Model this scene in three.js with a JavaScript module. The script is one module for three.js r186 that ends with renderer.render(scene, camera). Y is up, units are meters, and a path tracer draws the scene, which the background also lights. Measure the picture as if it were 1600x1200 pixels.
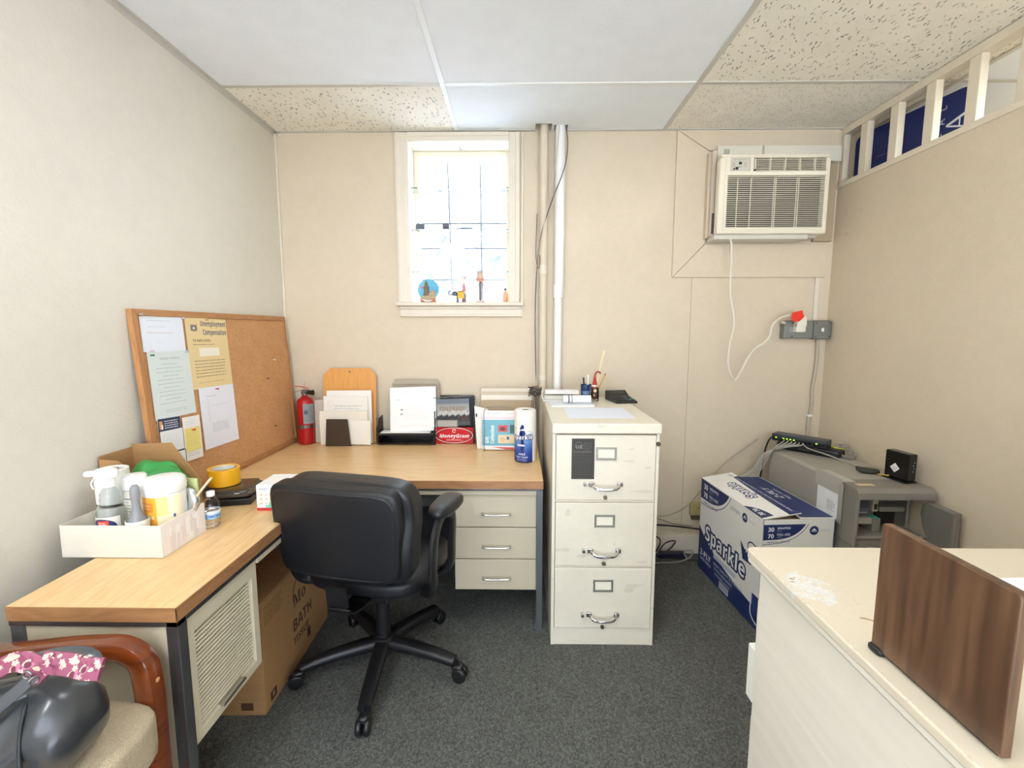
import * as THREE from 'three';
import { RoundedBoxGeometry } from 'three/addons/geometries/RoundedBoxGeometry.js';
import { mergeGeometries, mergeVertices, toCreasedNormals } from 'three/addons/utils/BufferGeometryUtils.js';
import { RectAreaLightUniformsLib } from 'three/addons/lights/RectAreaLightUniformsLib.js';

// ---------------------------------------------------------------- camera, sky, lamps, exposure
// Plan: X to the right, Y up, Z = distance into the room from the camera (three's z = -Z).
RectAreaLightUniformsLib.init();
const scene = new THREE.Scene();
const F = 718.56, EYE = 1.4333;
const camera = new THREE.PerspectiveCamera(2 * Math.atan(600 / F) * 180 / Math.PI, 4 / 3, 0.05, 60);
camera.position.set(0, EYE, 0);
camera.rotation.set(-0.1144, 0.0134, 0, 'YXZ');
scene.background = new THREE.Color().setRGB(0.86, 0.96, 1.1);
scene.backgroundIntensity = 3.4;
const LAMP = { main: 12, rear: 15, next: 44 };            // radiance of the ceiling lamp and of the added rear and next-room fill
const sun = new THREE.DirectionalLight(0xf4f7ff, 30);      // put in from the side to light the pavement and the bank, enters neither window
sun.position.set(14, 13, -2.2); sun.target.position.set(0, 0, 0); sun.castShadow = true; sun.shadow.mapSize.set(2048, 2048);
Object.assign(sun.shadow.camera, { left: -16, right: 16, top: 16, bottom: -16, near: 0.5, far: 50 }); scene.add(sun, sun.target);
const LAMPC = new THREE.Color().setRGB(0.99, 1.0, 0.985), NEXTC = new THREE.Color().setRGB(0.88, 0.95, 1.0);
const renderer = new THREE.WebGLRenderer({ antialias: true });
renderer.toneMapping = THREE.LinearToneMapping;
renderer.toneMappingExposure = 1.74;
renderer.shadowMap.enabled = true;

// ---------------------------------------------------------------- helpers
const R = (d) => d * Math.PI / 180;
const V = (X, Y, Z) => new THREE.Vector3(X, Y, -Z);
let seed = 7;
const rnd = () => { seed = (seed * 1664525 + 1013904223) >>> 0; return seed / 4294967296; };
const used = {};
function numbered(n) { const k = used[n] = (used[n] ?? -1) + 1; return k ? n + '_' + String(k).padStart(3, '0') : n; }
function clean(g) {
  let q = g.index ? g.toNonIndexed() : g.clone();
  for (const k of Object.keys(q.attributes)) if (!['position', 'normal', 'uv'].includes(k)) q.deleteAttribute(k);
  if (!q.attributes.uv) q.setAttribute('uv', new THREE.BufferAttribute(new Float32Array(q.attributes.position.count * 2), 2));
  q.morphAttributes = {};
  return q;
}
function mg(list) { const l = [list].flat(4); return l.length === 1 ? clean(l[0]) : mergeGeometries(l.map(clean)); }
function metreUV(g, grain) {                               // box-projected uv in metres, u along the grain
  const p = g.attributes.position, n = g.attributes.normal, uv = new Float32Array(p.count * 2), ox = (p.getX(0) * 7.3) % 1;
  for (let i = 0; i < p.count; i++) {
    const j = i - i % 3, s = (f) => Math.abs(f(j) + f(j + 1) + f(j + 2)), c = { x: p.getX(i), y: p.getY(i), z: p.getZ(i) }, a = [s((q) => n.getX(q)), s((q) => n.getY(q)), s((q) => n.getZ(q))];
    let ax = a[1] > a[0] && a[1] >= a[2] ? ['x', 'z'] : a[0] > a[2] ? ['z', 'y'] : ['x', 'y'];
    if (grain && ax[1] === grain) ax = [ax[1], ax[0]];
    uv[i * 2] = c[ax[0]] + ox; uv[i * 2 + 1] = c[ax[1]] + ox;
  }
  g.setAttribute('uv', new THREE.BufferAttribute(uv, 2));
  return g;
}
function shadow(m) { m.castShadow = true; m.receiveShadow = true; return m; }
function obj(name, geos, mat, parent, grain) {
  const g = mg(geos);
  if (!Array.isArray(mat) && mat.userData.metres) metreUV(g, grain);
  const m = shadow(new THREE.Mesh(g, mat));
  m.name = parent ? name : numbered(name);
  if (parent) { const k = parent.children.filter((c) => c.name === name || c.name.startsWith(name + '_0')).length; if (k) m.name = name + '_' + String(k).padStart(3, '0'); }
  (parent || scene).add(m);
  return m;
}
function meshOf(name, geo, mat, parent) {                    // shares its geometry
  const m = shadow(new THREE.Mesh(geo, mat)); m.name = name;
  const k = parent.children.filter((c) => c.name === name || c.name.startsWith(name + '_0')).length;
  if (k) m.name = name + '_' + String(k).padStart(3, '0');
  parent.add(m); return m;
}
function tag(o, label, category, group) { Object.assign(o.userData, { label, category }); if (group) o.userData.group = group; return o; }
function thing(name, label, category, [X, Y, Z], turn = 0, group) {
  const o = new THREE.Group(); o.name = numbered(name); o.position.set(X, Y, -Z); o.rotation.y = R(turn);
  scene.add(o); return tag(o, label, category, group);
}
function structure(name, [X, Y, Z] = [0, 0, 0]) { const o = new THREE.Group(); o.name = name; o.position.set(X, Y, -Z); o.userData.kind = 'structure'; scene.add(o); return o; }
function wobj(name, geos, mat, parent, grain) {              // geometry given in room coordinates, parent unrotated
  const g = mg(geos); g.translate(-parent.position.x, -parent.position.y, -parent.position.z);
  return obj(name, g, mat, parent, grain);
}
// local box, centred
function bx(w, h, d, x = 0, y = 0, z = 0, r = 0.002) {
  r = Math.min(r, w / 2.01, h / 2.01, d / 2.01);
  const g = r > 0.0002 ? new RoundedBoxGeometry(w, h, d, 1, r) : new THREE.BoxGeometry(w, h, d);
  return g.translate(x, y, z);
}
// room-coordinate box from ranges
const bw = (x0, x1, y0, y1, z0, z1, r = 0.002) => bx(x1 - x0, y1 - y0, z1 - z0, (x0 + x1) / 2, (y0 + y1) / 2, -(z0 + z1) / 2, r);
const cyl = (r0, r1, h, x = 0, y = 0, z = 0, n = 24) => new THREE.CylinderGeometry(r0, r1, h, n).translate(x, y, z);
const lathe = (pts, n = 32) => new THREE.LatheGeometry(pts.map(([a, b]) => new THREE.Vector2(a, b)), n);
const curve = (pts, tension = 0.5, closed = false) => new THREE.CatmullRomCurve3(pts, closed, 'centripetal', tension);
const tube = (pts, r, n = 40, k = 8, closed = false) => new THREE.TubeGeometry(curve(pts, 0.5, closed), n, r, k, closed);
function ball(r, x, y, z, sx = 1, sy = 1, sz = 1, n = 16) { return new THREE.SphereGeometry(r, n, Math.ceil(n * 0.7)).scale(sx, sy, sz).translate(x, y, z); }
function shape(pts) { const s = new THREE.Shape(); pts.forEach(([x, y], i) => i ? s.lineTo(x, y) : s.moveTo(x, y)); s.closePath(); return s; }
function hole(s, x0, x1, y0, y1) { const h = new THREE.Path(); h.moveTo(x0, y0); h.lineTo(x0, y1); h.lineTo(x1, y1); h.lineTo(x1, y0); h.closePath(); s.holes.push(h); return s; }
const ext = (s, d, bevel = 0) => new THREE.ExtrudeGeometry(s, { depth: d - 2 * bevel, bevelEnabled: bevel > 0, bevelSize: bevel, bevelThickness: bevel, bevelOffset: -bevel, bevelSegments: 2, curveSegments: 12 }).translate(0, 0, bevel);
function rrect(w, h, r) {
  const s = new THREE.Shape(), x = -w / 2, y = -h / 2;
  s.moveTo(x + r, y); s.lineTo(x + w - r, y); s.quadraticCurveTo(x + w, y, x + w, y + r); s.lineTo(x + w, y + h - r); s.quadraticCurveTo(x + w, y + h, x + w - r, y + h);
  s.lineTo(x + r, y + h); s.quadraticCurveTo(x, y + h, x, y + h - r); s.lineTo(x, y + r); s.quadraticCurveTo(x, y, x + r, y); return s;
}
// superellipsoid cushion
function pillow(w, h, d, e = 4, n = 12, fn) {
  let g = new THREE.BoxGeometry(2, 2, 2, n, n, n); g.deleteAttribute('uv'); g.deleteAttribute('normal'); g = mergeVertices(g);
  const p = g.attributes.position, v = new THREE.Vector3();
  for (let i = 0; i < p.count; i++) {
    v.fromBufferAttribute(p, i); const s = (Math.abs(v.x) ** e + Math.abs(v.y) ** e + Math.abs(v.z) ** e) ** (-1 / e);
    v.multiplyScalar(s).multiply(new THREE.Vector3(w / 2, h / 2, d / 2)); if (fn) fn(v); p.setXYZ(i, v.x, v.y, v.z);
  }
  g.computeVertexNormals(); return g;
}
// sweep of a closed section along points; section x is along 'side', y along 'up'
function sweep(points, section, up = new THREE.Vector3(0, 1, 0), n = 32, scaleFn) {
  const c = curve(points), pos = [], idx = [], uvs = [], m = section.length;
  for (let i = 0; i <= n; i++) {
    const t = i / n, p = c.getPointAt(t), tan = c.getTangentAt(t), side = new THREE.Vector3().crossVectors(tan, up).normalize(), u = new THREE.Vector3().crossVectors(side, tan), k = scaleFn ? scaleFn(t) : [1, 1];
    for (const [a, b] of section) { const q = p.clone().addScaledVector(side, a * k[0]).addScaledVector(u, b * k[1]); pos.push(q.x, q.y, q.z); uvs.push(t, 0.5 + 0.5 * a / 0.03); }
  }
  for (let i = 0; i < n; i++) for (let j = 0; j < m; j++) { const a = i * m + j, b = i * m + (j + 1) % m, d = a + m, e = b + m; idx.push(a, b, d, b, e, d); }
  for (let j = 1; j < m - 1; j++) { idx.push(0, j + 1, j); const o = n * m; idx.push(o, o + j, o + j + 1); }
  const g = new THREE.BufferGeometry(); g.setAttribute('position', new THREE.Float32BufferAttribute(pos, 3)); g.setAttribute('uv', new THREE.Float32BufferAttribute(uvs, 2)); g.setIndex(idx); g.computeVertexNormals();
  return toCreasedNormals(g, 0.7);
}
const roundSection = (w, h, e = 4, n = 16) => Array.from({ length: n }, (_, i) => { const a = -i / n * 2 * Math.PI, c = Math.cos(a), s = Math.sin(a), k = (Math.abs(c) ** e + Math.abs(s) ** e) ** (-1 / e); return [c * k * w / 2, s * k * h / 2]; });
const flat = (w, t) => roundSection(w, t, 6, 12);

// ---------------------------------------------------------------- procedural textures
function lattice(n, s) { let q = s; const a = new Float32Array(n * n); for (let i = 0; i < n * n; i++) { q = (q * 1664525 + 1013904223) >>> 0; a[i] = q / 4294967296; } return a; }
function noise(n, s) {                                       // periodic value noise over [0,1)^2 with nx by ny cells
  const a = lattice(64, s);
  return (u, v, nx, ny) => {
    const x = u * nx, y = v * ny, i = Math.floor(x), j = Math.floor(y), f = x - i, g = y - j, sx = f * f * (3 - 2 * f), sy = g * g * (3 - 2 * g);
    const at = (p, q) => a[(((q % ny + ny) % ny) % 64) * 64 + (((p % nx + nx) % nx) % 64) ];
    return (at(i, j) * (1 - sx) + at(i + 1, j) * sx) * (1 - sy) + (at(i, j + 1) * (1 - sx) + at(i + 1, j + 1) * sx) * sy;
  };
}
const N1 = noise(64, 11), N2 = noise(64, 91), N3 = noise(64, 333);
function tex(n, metres, fn, gray) {                          // fn(u, v) -> sRGB triple in 0..1 or a grey
  const d = new Uint8Array(n * n * 4);
  for (let y = 0; y < n; y++) for (let x = 0; x < n; x++) {
    const c = fn(x / n, y / n), o = (y * n + x) * 4;
    for (let k = 0; k < 3; k++) d[o + k] = Math.max(0, Math.min(255, 255 * (gray ? c : c[k])));
    d[o + 3] = 255;
  }
  const t = new THREE.DataTexture(d, n, n); t.wrapS = t.wrapT = THREE.RepeatWrapping; t.magFilter = THREE.LinearFilter; t.minFilter = THREE.LinearMipmapLinearFilter; t.generateMipmaps = true;
  if (!gray) t.colorSpace = THREE.SRGBColorSpace;
  t.repeat.set(1 / metres, 1 / metres); t.needsUpdate = true; return t;
}
const rgb = (h) => [(h >> 16) / 255, ((h >> 8) & 255) / 255, (h & 255) / 255];
const mix = (a, b, t) => a.map((v, i) => v + (b[i] - v) * t);
function M(color, rough = 0.6, o = {}) { return new THREE.MeshStandardMaterial({ color, roughness: rough, ...o }); }
function MP(color, rough = 0.5, o = {}) { return new THREE.MeshPhysicalMaterial({ color, roughness: rough, ...o }); }
function metresMat(o, phys) { const m = phys ? new THREE.MeshPhysicalMaterial(o) : new THREE.MeshStandardMaterial(o); m.userData.metres = true; return m; }
const clear = (o = {}) => new THREE.MeshPhysicalMaterial({ color: 0xffffff, roughness: 0.03, transmission: 1, thickness: 0, ior: 1.45, ...o });
// painted wall: roller stipple and faint blotches
const rollerBump = tex(512, 0.25, (u, v) => 0.5 * N1(u, v, 60, 60) + 0.5 * N2(u, v, 32, 32), true);
function wallTex(c) { return tex(512, 1.7, (u, v) => { const k = (N1(u, v, 5, 4) - 0.5) * 0.01 + (N2(u, v, 23, 19) - 0.5) * 0.008 + (N3(u, v, 61, 61) - 0.5) * 0.01, s = N2(u + 0.37, v, 31, 37) * N3(u, v, 9, 11) > 0.80 ? -0.05 : 0; return c.map((q, i) => q + k + s * (0.7 + i * 0.2)); }); }
const paint = metresMat({ map: wallTex([0.857, 0.797, 0.700]), roughness: 0.55, bumpMap: rollerBump, bumpScale: 0.0006 });
const trimPaint = metresMat({ map: wallTex([0.895, 0.855, 0.785]), roughness: 0.42 });
const studPaint = metresMat({ map: wallTex([0.90, 0.855, 0.77]), roughness: 0.5 });
const paintLeftLit = metresMat({ map: wallTex([0.876, 0.857, 0.806]), roughness: 0.55, bumpMap: rollerBump, bumpScale: 0.0006 });  // paler, more neutral wall paint: the stronger light on this wall put into colour
const jambPaint = M(0xf2ead6, 0.4);
// carpet
const carpet = metresMat({ map: tex(1024, 0.42, (u, v) => { const k = N1(u, v, 64, 58) * 0.3 + N2((u * 2) % 1, (v * 2) % 1, 64, 46) * 0.4 + N3((u * 3) % 1, (v * 3) % 1, 64, 50) * 0.3, f = (k - 0.5) * 0.34; return [0.372 + f, 0.378 + f, 0.362 + f * 0.97]; }),
  bumpMap: tex(512, 0.21, (u, v) => N1(u, v, 64, 50) * 0.6 + N3((u * 2) % 1, (v * 2) % 1, 64, 60) * 0.4, true), bumpScale: 0.005, roughness: 1 });
// wood: u along the grain
function wood(a, b, c, n, metres, fine = 1, o = {}) {
  return metresMat({ map: tex(n, metres, (u, v) => {
    const w = N1(u, v, 3, 9) * 0.9 + N2(u, v, 5, 20) * 0.3, ring = 0.5 + 0.5 * Math.sin((v * 26 + w * 5.5) * 2 * Math.PI * 0.5), fib = N3(u, v, 9, 63) * 0.6 + N1((u * 3) % 1, (v * 4) % 1, 8, 64) * 0.4;
    return mix(mix(a, b, ring * 0.55 + w * 0.25), c, Math.max(0, fib - 0.52) * 1.1 * fine);
  }), ...o });
}
const oakTop = wood(rgb(0xedc994), rgb(0xe3ba82), rgb(0xca9c66), 1024, 0.62, 0.9, { roughness: 0.3 });
const oakEdge = wood(rgb(0xb08056), rgb(0x9c6f48), rgb(0x7d5638), 512, 0.5, 1, { roughness: 0.45 });
const oakFrame = wood(rgb(0xc08a58), rgb(0xb07a4a), rgb(0x96643a), 512, 0.5, 1, { roughness: 0.45 });
const walnut = metresMat({ map: tex(1024, 0.4, (u, v) => { const w = N1(u, v, 2, 5), r = N2(u, v, 3, 22) * 0.6 + N3(u, v, 6, 60) * 0.4, k = N1(u, v, 4, 40); return mix(mix(rgb(0x553d2c), rgb(0x84634a), r * 0.75 + w * 0.35 - 0.1), rgb(0x3a2a1e), Math.max(0, k - 0.6) * 1.3); }), roughness: 0.33 });
const mahogany = metresMat({ map: tex(512, 0.5, (u, v) => mix(mix(rgb(0x8a4118), rgb(0x6d300f), N1(u, v, 3, 18)), rgb(0x47200b), Math.max(0, N2(u, v, 6, 60) - 0.55))), roughness: 0.2, clearcoat: 0.8, clearcoatRoughness: 0.08 }, true);
const cork = metresMat({ map: tex(512, 0.3, (u, v) => { const k = N1(u, v, 62, 62) * 0.5 + N2(u, v, 40, 40) * 0.5; return mix(rgb(0xd9a876), rgb(0xc08c5e), k * 0.9 + (N3(u, v, 5, 5) - 0.5) * 0.2); }), roughness: 0.9, bumpMap: rollerBump, bumpScale: 0.001 });
const cardboard = metresMat({ map: tex(512, 0.5, (u, v) => mix(rgb(0xb98e5f), rgb(0xa67c50), N1(u, v, 4, 60) * 0.5 + N2(u, v, 7, 6) * 0.6)), roughness: 0.85 });
const greyCard = metresMat({ map: tex(256, 0.4, (u, v) => mix(rgb(0xb3a593), rgb(0xa09280), N1(u, v, 10, 40))), roughness: 0.8 });
// old fissured ceiling tile: worm-like pits that run one way; new tile: fine pinholes
function fissures(n, dense) {
  const d = new Float32Array(n * n).fill(1); let s = 5; const r = () => { s = (s * 1664525 + 1013904223) >>> 0; return s / 4294967296; };
  for (let k = 0; k < dense; k++) { let x = r() * n, y = r() * n, a = 1.62 + (r() - 0.5) * 0.6, L = 3 + r() * 12, w = 0.6 + r() * 1.0;
    for (let i = 0; i < L; i++) { for (let j = -2; j <= 2; j++) for (let q = -2; q <= 2; q++) if (j * j + q * q <= w * w) d[((Math.round(y + j) + n) % n) * n + ((Math.round(x + q) + n) % n)] = 0; x += Math.cos(a); y += Math.sin(a); a += (r() - 0.5) * 0.6; } }
  return d;
}
const fis = fissures(512, 480), pin = fissures(512, 0); { let s = 9; for (let k = 0; k < 1500; k++) { s = (s * 1664525 + 1013904223) >>> 0; pin[s % (512 * 512)] = 0.25; } }
const fisAt = (u, v) => fis[Math.floor(v * 512) * 512 + Math.floor(u * 512)], pinAt = (u, v) => pin[Math.floor(v * 512) * 512 + Math.floor(u * 512)];
function tileMat(c, f, amt, stain, sz = 0.42) { return metresMat({ map: tex(512, sz, (u, v) => { const k = 1 - amt * (1 - f(u, v)); const q = (N1(u, v, 7, 7) - 0.5) * stain; return c.map((x) => (x + q) * k); }), bumpMap: tex(512, sz, (u, v) => f(u, v) * 0.8 + 0.2 * N2(u, v, 60, 60), true), bumpScale: 0.0012, roughness: 0.95 }); }
const tileWhite = tileMat([0.948, 0.962, 0.97], pinAt, 0.25, 0.015), tileBlueWhite = tileMat([0.945, 0.965, 0.975], pinAt, 0.12, 0.01);
const tileOld = tileMat([0.965, 0.942, 0.88], fisAt, 0.42, 0.025, 0.62), tileOldPale = tileMat([0.96, 0.936, 0.885], fisAt, 0.26, 0.03, 0.4);
const teeMat = M(0xeceee9, 0.4), teeGrey = M(0xcbc7bd, 0.45);
// metals, plastics, paper
const chrome = M(0xd8d8d8, 0.16, { metalness: 1 }), steel = M(0x8a8c8c, 0.35, { metalness: 1 }), darkChrome = M(0x8f9193, 0.2, { metalness: 0.88 });
const legSteel = M(0x6d7276, 0.42, { metalness: 0.6 });
const deskEnamel = metresMat({ map: tex(256, 0.8, (u, v) => { const k = (N1(u, v, 5, 5) - 0.5) * 0.02; return [0.775 + k, 0.73 + k, 0.635 + k]; }), roughness: 0.42 });
const tambourCream = M(0xd9cfb4, 0.5);
const cabEnamel = metresMat({ map: tex(512, 0.9, (u, v) => { const k = (N1(u, v, 6, 7) - 0.5) * 0.03 + (N3(u, v, 40, 50) - 0.5) * 0.012, g = N2(u, v, 13, 33) > 0.9 ? -0.05 : 0; return [0.90 + k + g, 0.872 + k + g, 0.80 + k + g]; }), roughness: 0.4 });
const blackPlastic = M(0x17171a, 0.42), blackGloss = M(0x101012, 0.18), darkGrey = M(0x3a3b3c, 0.5), grey = M(0x8b8d8e, 0.5), leather = MP(0x16171c, 0.42, { clearcoat: 0.25, clearcoatRoughness: 0.35 });
const leatherBump = metresMat({ color: 0x15161b, roughness: 0.43, bumpMap: tex(256, 0.05, (u, v) => N1(u, v, 30, 30) * 0.6 + N2(u, v, 60, 60) * 0.4, true), bumpScale: 0.0004 });
const white = M(0xf3f1ea, 0.55), whitePlastic = M(0xf4f3ef, 0.32), cream = M(0xe9e2cc, 0.45), paper = M(0xf4f4f2, 0.75), paperWarm = M(0xf3eddf, 0.75), tan = M(0xd7c29b, 0.7), red = M(0xb3161d, 0.28), orangeRed = M(0xef3a24, 0.5), green = M(0x2f8f3c, 0.6), yellow = M(0xf2b31c, 0.38);
// print
function print(w, h, draw, bg = '#f4f4f2') {
  const c = document.createElement('canvas'); c.width = w; c.height = h; const g = c.getContext('2d'); g.fillStyle = bg; g.fillRect(0, 0, w, h); draw(g, w, h);
  const t = new THREE.CanvasTexture(c); t.colorSpace = THREE.SRGBColorSpace; t.anisotropy = 4; return t;
}
const printed = (t, rough = 0.6, o = {}) => M(0xffffff, rough, { map: t, ...o });
function lines(g, x, y, w, n, dy, col, t = 2) { let s = 3; g.fillStyle = col; for (let i = 0; i < n; i++) { s = (s * 16807 + i * 77) % 2147483647; g.fillRect(x, y + i * dy, w * (0.55 + 0.45 * ((s % 100) / 100)), t); } }
function words(g, x, y, w, n, dy, col, t = 3) { let s = 91; g.fillStyle = col; for (let i = 0; i < n; i++) { let q = x; while (q < x + w) { s = (s * 16807) % 2147483647; const L = 6 + s % 22; if (q + L < x + w) g.fillRect(q, y + i * dy, L, t); q += L + 5; } } }
function text(g, s, x, y, font, col, align = 'left', rot = 0, sx = 1) { g.save(); g.translate(x, y); g.rotate(rot); g.scale(sx, 1); g.font = font; g.fillStyle = col; g.textAlign = align; g.textBaseline = 'middle'; g.fillText(s, 0, 0); g.restore(); }
// thin sheet standing in local xy, printed side +z
function sheet(name, w, h, mat, parent, thick = 0.0012, edge = paper) {
  const m = shadow(new THREE.Mesh(new THREE.BoxGeometry(w, h, thick), [edge, edge, edge, edge, mat, edge])); m.name = parent ? name : numbered(name);
  if (parent) { const k = parent.children.filter((c) => c.name === name || c.name.startsWith(name + '_0')).length; if (k) m.name = name + '_' + String(k).padStart(3, '0'); }
  (parent || scene).add(m); return m;
}
// open card bent along y: for print on a curved strip
function wrapLabel(r, h, a0, a1, y) { return new THREE.CylinderGeometry(r, r, h, 32, 1, true, a0, a1 - a0).translate(0, y, 0); }

// ---------------------------------------------------------------- the room
const XL = -1.45, XR = 1.891, ZB = 2.866, CH = 2.605, ZF = -2.2, XE = 4.2;
{
  const f = structure('floor'); wobj('carpet', bw(-1.65, XE + 0.15, -0.06, 0, ZF - 0.15, ZB + 0.2, 0), carpet, f);
  const wl = structure('wall_left'); wobj('panel', bw(-1.6, XL, 0, CH + 0.1, ZF, ZB + 0.005, 0), paintLeftLit, wl);
  wobj('corner_bead', bw(XL, XL + 0.012, 0.75, CH - 0.01, ZB - 0.012, ZB, 0.003), trimPaint, wl);
  const wb = structure('wall_back', [0, 0, ZB]);
  const core = hole(shape([[-1.6, 0], [XE, 0], [XE, CH + 0.1], [-1.6, CH + 0.1]]), -0.669, -0.044, 1.596, 2.56);
  obj('core', ext(core, 0.16).translate(0, 0, -0.165), paint, wb);
  const p1 = hole(shape([[XL, 0.001], [0.1145, 0.001], [0.1145, CH], [XL, CH]]), -0.669, -0.044, 1.596, 2.56);
  obj('panel', ext(p1, 0.0065, 0.0008).translate(0, 0, -0.0065), paint, wb);
  obj('panel', ext(shape([[0.117, 0.001], [1.055, 0.001], [1.055, CH], [0.117, CH]]), 0.0065, 0.0008).translate(0, 0, -0.0065), paint, wb);
  obj('panel', ext(shape([[1.0575, 0.001], [XR, 0.001], [XR, CH], [1.0575, CH]]), 0.0065, 0.0008).translate(0, 0, -0.0065), paint, wb);
  obj('panel', ext(shape([[XR + 0.08, 0.001], [XE, 0.001], [XE, CH], [XR + 0.08, CH]]), 0.0065, 0.0008).translate(0, 0, -0.0065), paint, wb);
  const wf = structure('wall_front', [0, 0, ZF]); obj('panel', ext(hole(shape([[-1.6, 0], [XE, 0], [XE, CH + 0.1], [-1.6, CH + 0.1]]), -1.3, 1.75, 0.06, 2.45), 0.12), paint, wf);  // unseen wall; its opening is added to let fill daylight in
  const w2 = structure('added_window_2', [0.225, 0.06, ZF - 0.06]); obj('frame', [bx(3.05, 0.05, 0.06, 0, 0.025, 0, 0.004), bx(3.05, 0.05, 0.06, 0, 2.365, 0, 0.004), bx(0.05, 2.3, 0.06, -1.5, 1.195, 0, 0.004), bx(0.05, 2.3, 0.06, 1.5, 1.195, 0, 0.004), bx(0.05, 2.3, 0.06, 0, 1.195, 0, 0.004)], darkGrey, w2);  // added window behind the camera, brightens the ceiling and walls
  for (const x of [-0.75, 0.75]) obj('pane', bx(1.44, 2.29, 0.006, x, 1.195, 0, 0), clear(), w2);
  const pv = structure('added_pavement'); wobj('slab', bw(-9, 10, -0.2, -0.06, ZF - 14, ZF - 0.12, 0), M(0xbec0c1, 0.9), pv);  // added pale ground, bounces daylight up to the ceiling
  const we = structure('wall_far'); wobj('panel', bw(XE, XE + 0.12, 0, CH + 0.1, ZF - 0.12, ZB + 0.16, 0), paint, we);
  const wr = structure('wall_right');
  wobj('panel', bw(XR, XR + 0.07, 0, 2.268, ZF, ZB, 0), paint, wr);
  wobj('rail', bw(XR - 0.008, XR + 0.075, 2.268, 2.297, ZF, ZB, 0.003), studPaint, wr, 'z');
  wobj('top_plate', bw(XR - 0.002, XR + 0.06, 2.566, CH, ZF, ZB, 0.003), studPaint, wr, 'z');
  for (let k = 0; k < 24; k++) { const z = 2.71 - 0.2045 * k; if (z > ZF + 0.1) wobj('stud', bw(XR + 0.001, XR + 0.036, 2.297, 2.566, z - 0.052, z, 0.003), studPaint, wr, 'y'); }
  wobj('stud', bw(XR + 0.001, XR + 0.036, 2.297, 2.566, ZB - 0.03, ZB - 0.001, 0.003), studPaint, wr, 'y');
  const bb = structure('baseboard_back'); wobj('board', bw(0.66, XR, 0, 0.125, ZB - 0.016, ZB - 0.0005, 0.004), trimPaint, bb);
  const bl = structure('baseboard_left'); wobj('board', bw(XL, XL + 0.014, 0, 0.11, ZF, ZB - 0.02, 0.004), trimPaint, bl);
}
// suspended ceiling: tees and tiles of several ages
{
  const c = structure('ceiling', [0, CH, 0]);
  const xs = [XL, -0.365, 0.855, 2.075, 3.295, XE], zs = [ZB, 2.347]; while (zs[zs.length - 1] > ZF) zs.push(Math.max(ZF, zs[zs.length - 1] - 0.61));
  const kinds = [[tileOld, tileBlueWhite, tileOldPale], [tileWhite, tileWhite, tileOld]];
  for (let j = 0; j + 1 < zs.length; j++) for (let i = 0; i + 1 < xs.length; i++) {
    const z1 = zs[j], z0 = zs[j + 1]; if (z1 - z0 < 0.02) continue;
    const m = i > 2 ? tileBlueWhite : (kinds[Math.min(j, 1)][i]);
    if (i === 1 && j === 0) {                                 // the tile with a notch cut round the beige pipe
      const s = shape([[xs[i], z0], [xs[i + 1], z0], [xs[i + 1], z1], [0.285, z1], [0.285, 2.79], [0.208, 2.79], [0.208, z1], [0.192, z1], [0.192, 2.775], [0.098, 2.775], [0.098, z1], [xs[i], z1]]);
      const g = ext(s, 0.018); g.rotateX(-Math.PI / 2); g.translate(0, 0.003, 0); obj('tile', g, m, c);
    } else wobj('tile', bw(xs[i] + 0.001, xs[i + 1] - 0.001, CH + 0.003, CH + 0.021, z0 + 0.001, z1 - 0.001, 0.002), m, c);
  }
  for (let i = 1; i + 1 < xs.length; i++) wobj('tee', bw(xs[i] - 0.012, xs[i] + 0.012, CH - 0.0025, CH + 0.004, ZF, ZB, 0.0008), i === 1 ? teeMat : teeGrey, c);
  for (let j = 1; j + 1 < zs.length; j++) for (let i = 0; i + 1 < xs.length; i++) wobj('cross_tee', bw(xs[i] + 0.0125, xs[i + 1] - 0.0125, CH - 0.002, CH + 0.004, zs[j] - 0.011, zs[j] + 0.011, 0.0008), i === 1 ? teeMat : teeGrey, c);
  wobj('wall_angle', [bw(XL, XL + 0.021, CH - 0.003, CH + 0.003, ZF, ZB, 0.0008), bw(XL, XL + 0.0015, CH - 0.022, CH, ZF, ZB, 0)], teeGrey, c);
  wobj('wall_angle', [bw(XL, 0.095, CH - 0.003, CH + 0.003, ZB - 0.02, ZB, 0.0008), bw(0.29, XR, CH - 0.003, CH + 0.003, ZB - 0.02, ZB, 0.0008)], teeGrey, c);
  wobj('deck', bw(-1.6, XE + 0.12, CH + 0.09, CH + 0.2, ZF - 0.12, ZB + 0.16, 0), grey, c);
}
// ceiling lamps (all above or behind the picture; the last two added as fill)
function lamp(label, X, Z, w, d, L, col, cat = 'ceiling light') {
  const t = thing('ceiling_light', label, cat, [X, CH - 0.06, Z]);
  obj('housing', [bx(w + 0.03, 0.02, d + 0.03, 0, 0.045, 0, 0.004), bx(w + 0.03, 0.05, 0.012, 0, 0.03, d / 2 + 0.009, 0.003), bx(w + 0.03, 0.05, 0.012, 0, 0.03, -d / 2 - 0.009, 0.003)], white, t);
  const glow = new THREE.MeshStandardMaterial({ color: 0xffffff, emissive: col, emissiveIntensity: 3, roughness: 0.5 });
  obj('diffuser', bx(w, 0.03, d, 0, 0.02, 0, 0.008), glow, t);
  const l = new THREE.RectAreaLight(col, L, w, d); l.position.set(0, 0.002, 0); l.rotation.x = -Math.PI / 2; t.add(l);
}
lamp('white surface ceiling light with square diffuser above the desk chair', 0.08, 1.3, 0.24, 0.5, LAMP.main, LAMPC);
lamp('added fill light with long diffuser on the ceiling behind the camera', -0.9, -0.6, 0.3, 1.2, LAMP.rear, LAMPC);  // unseen fitting added to fill the room from behind
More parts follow.
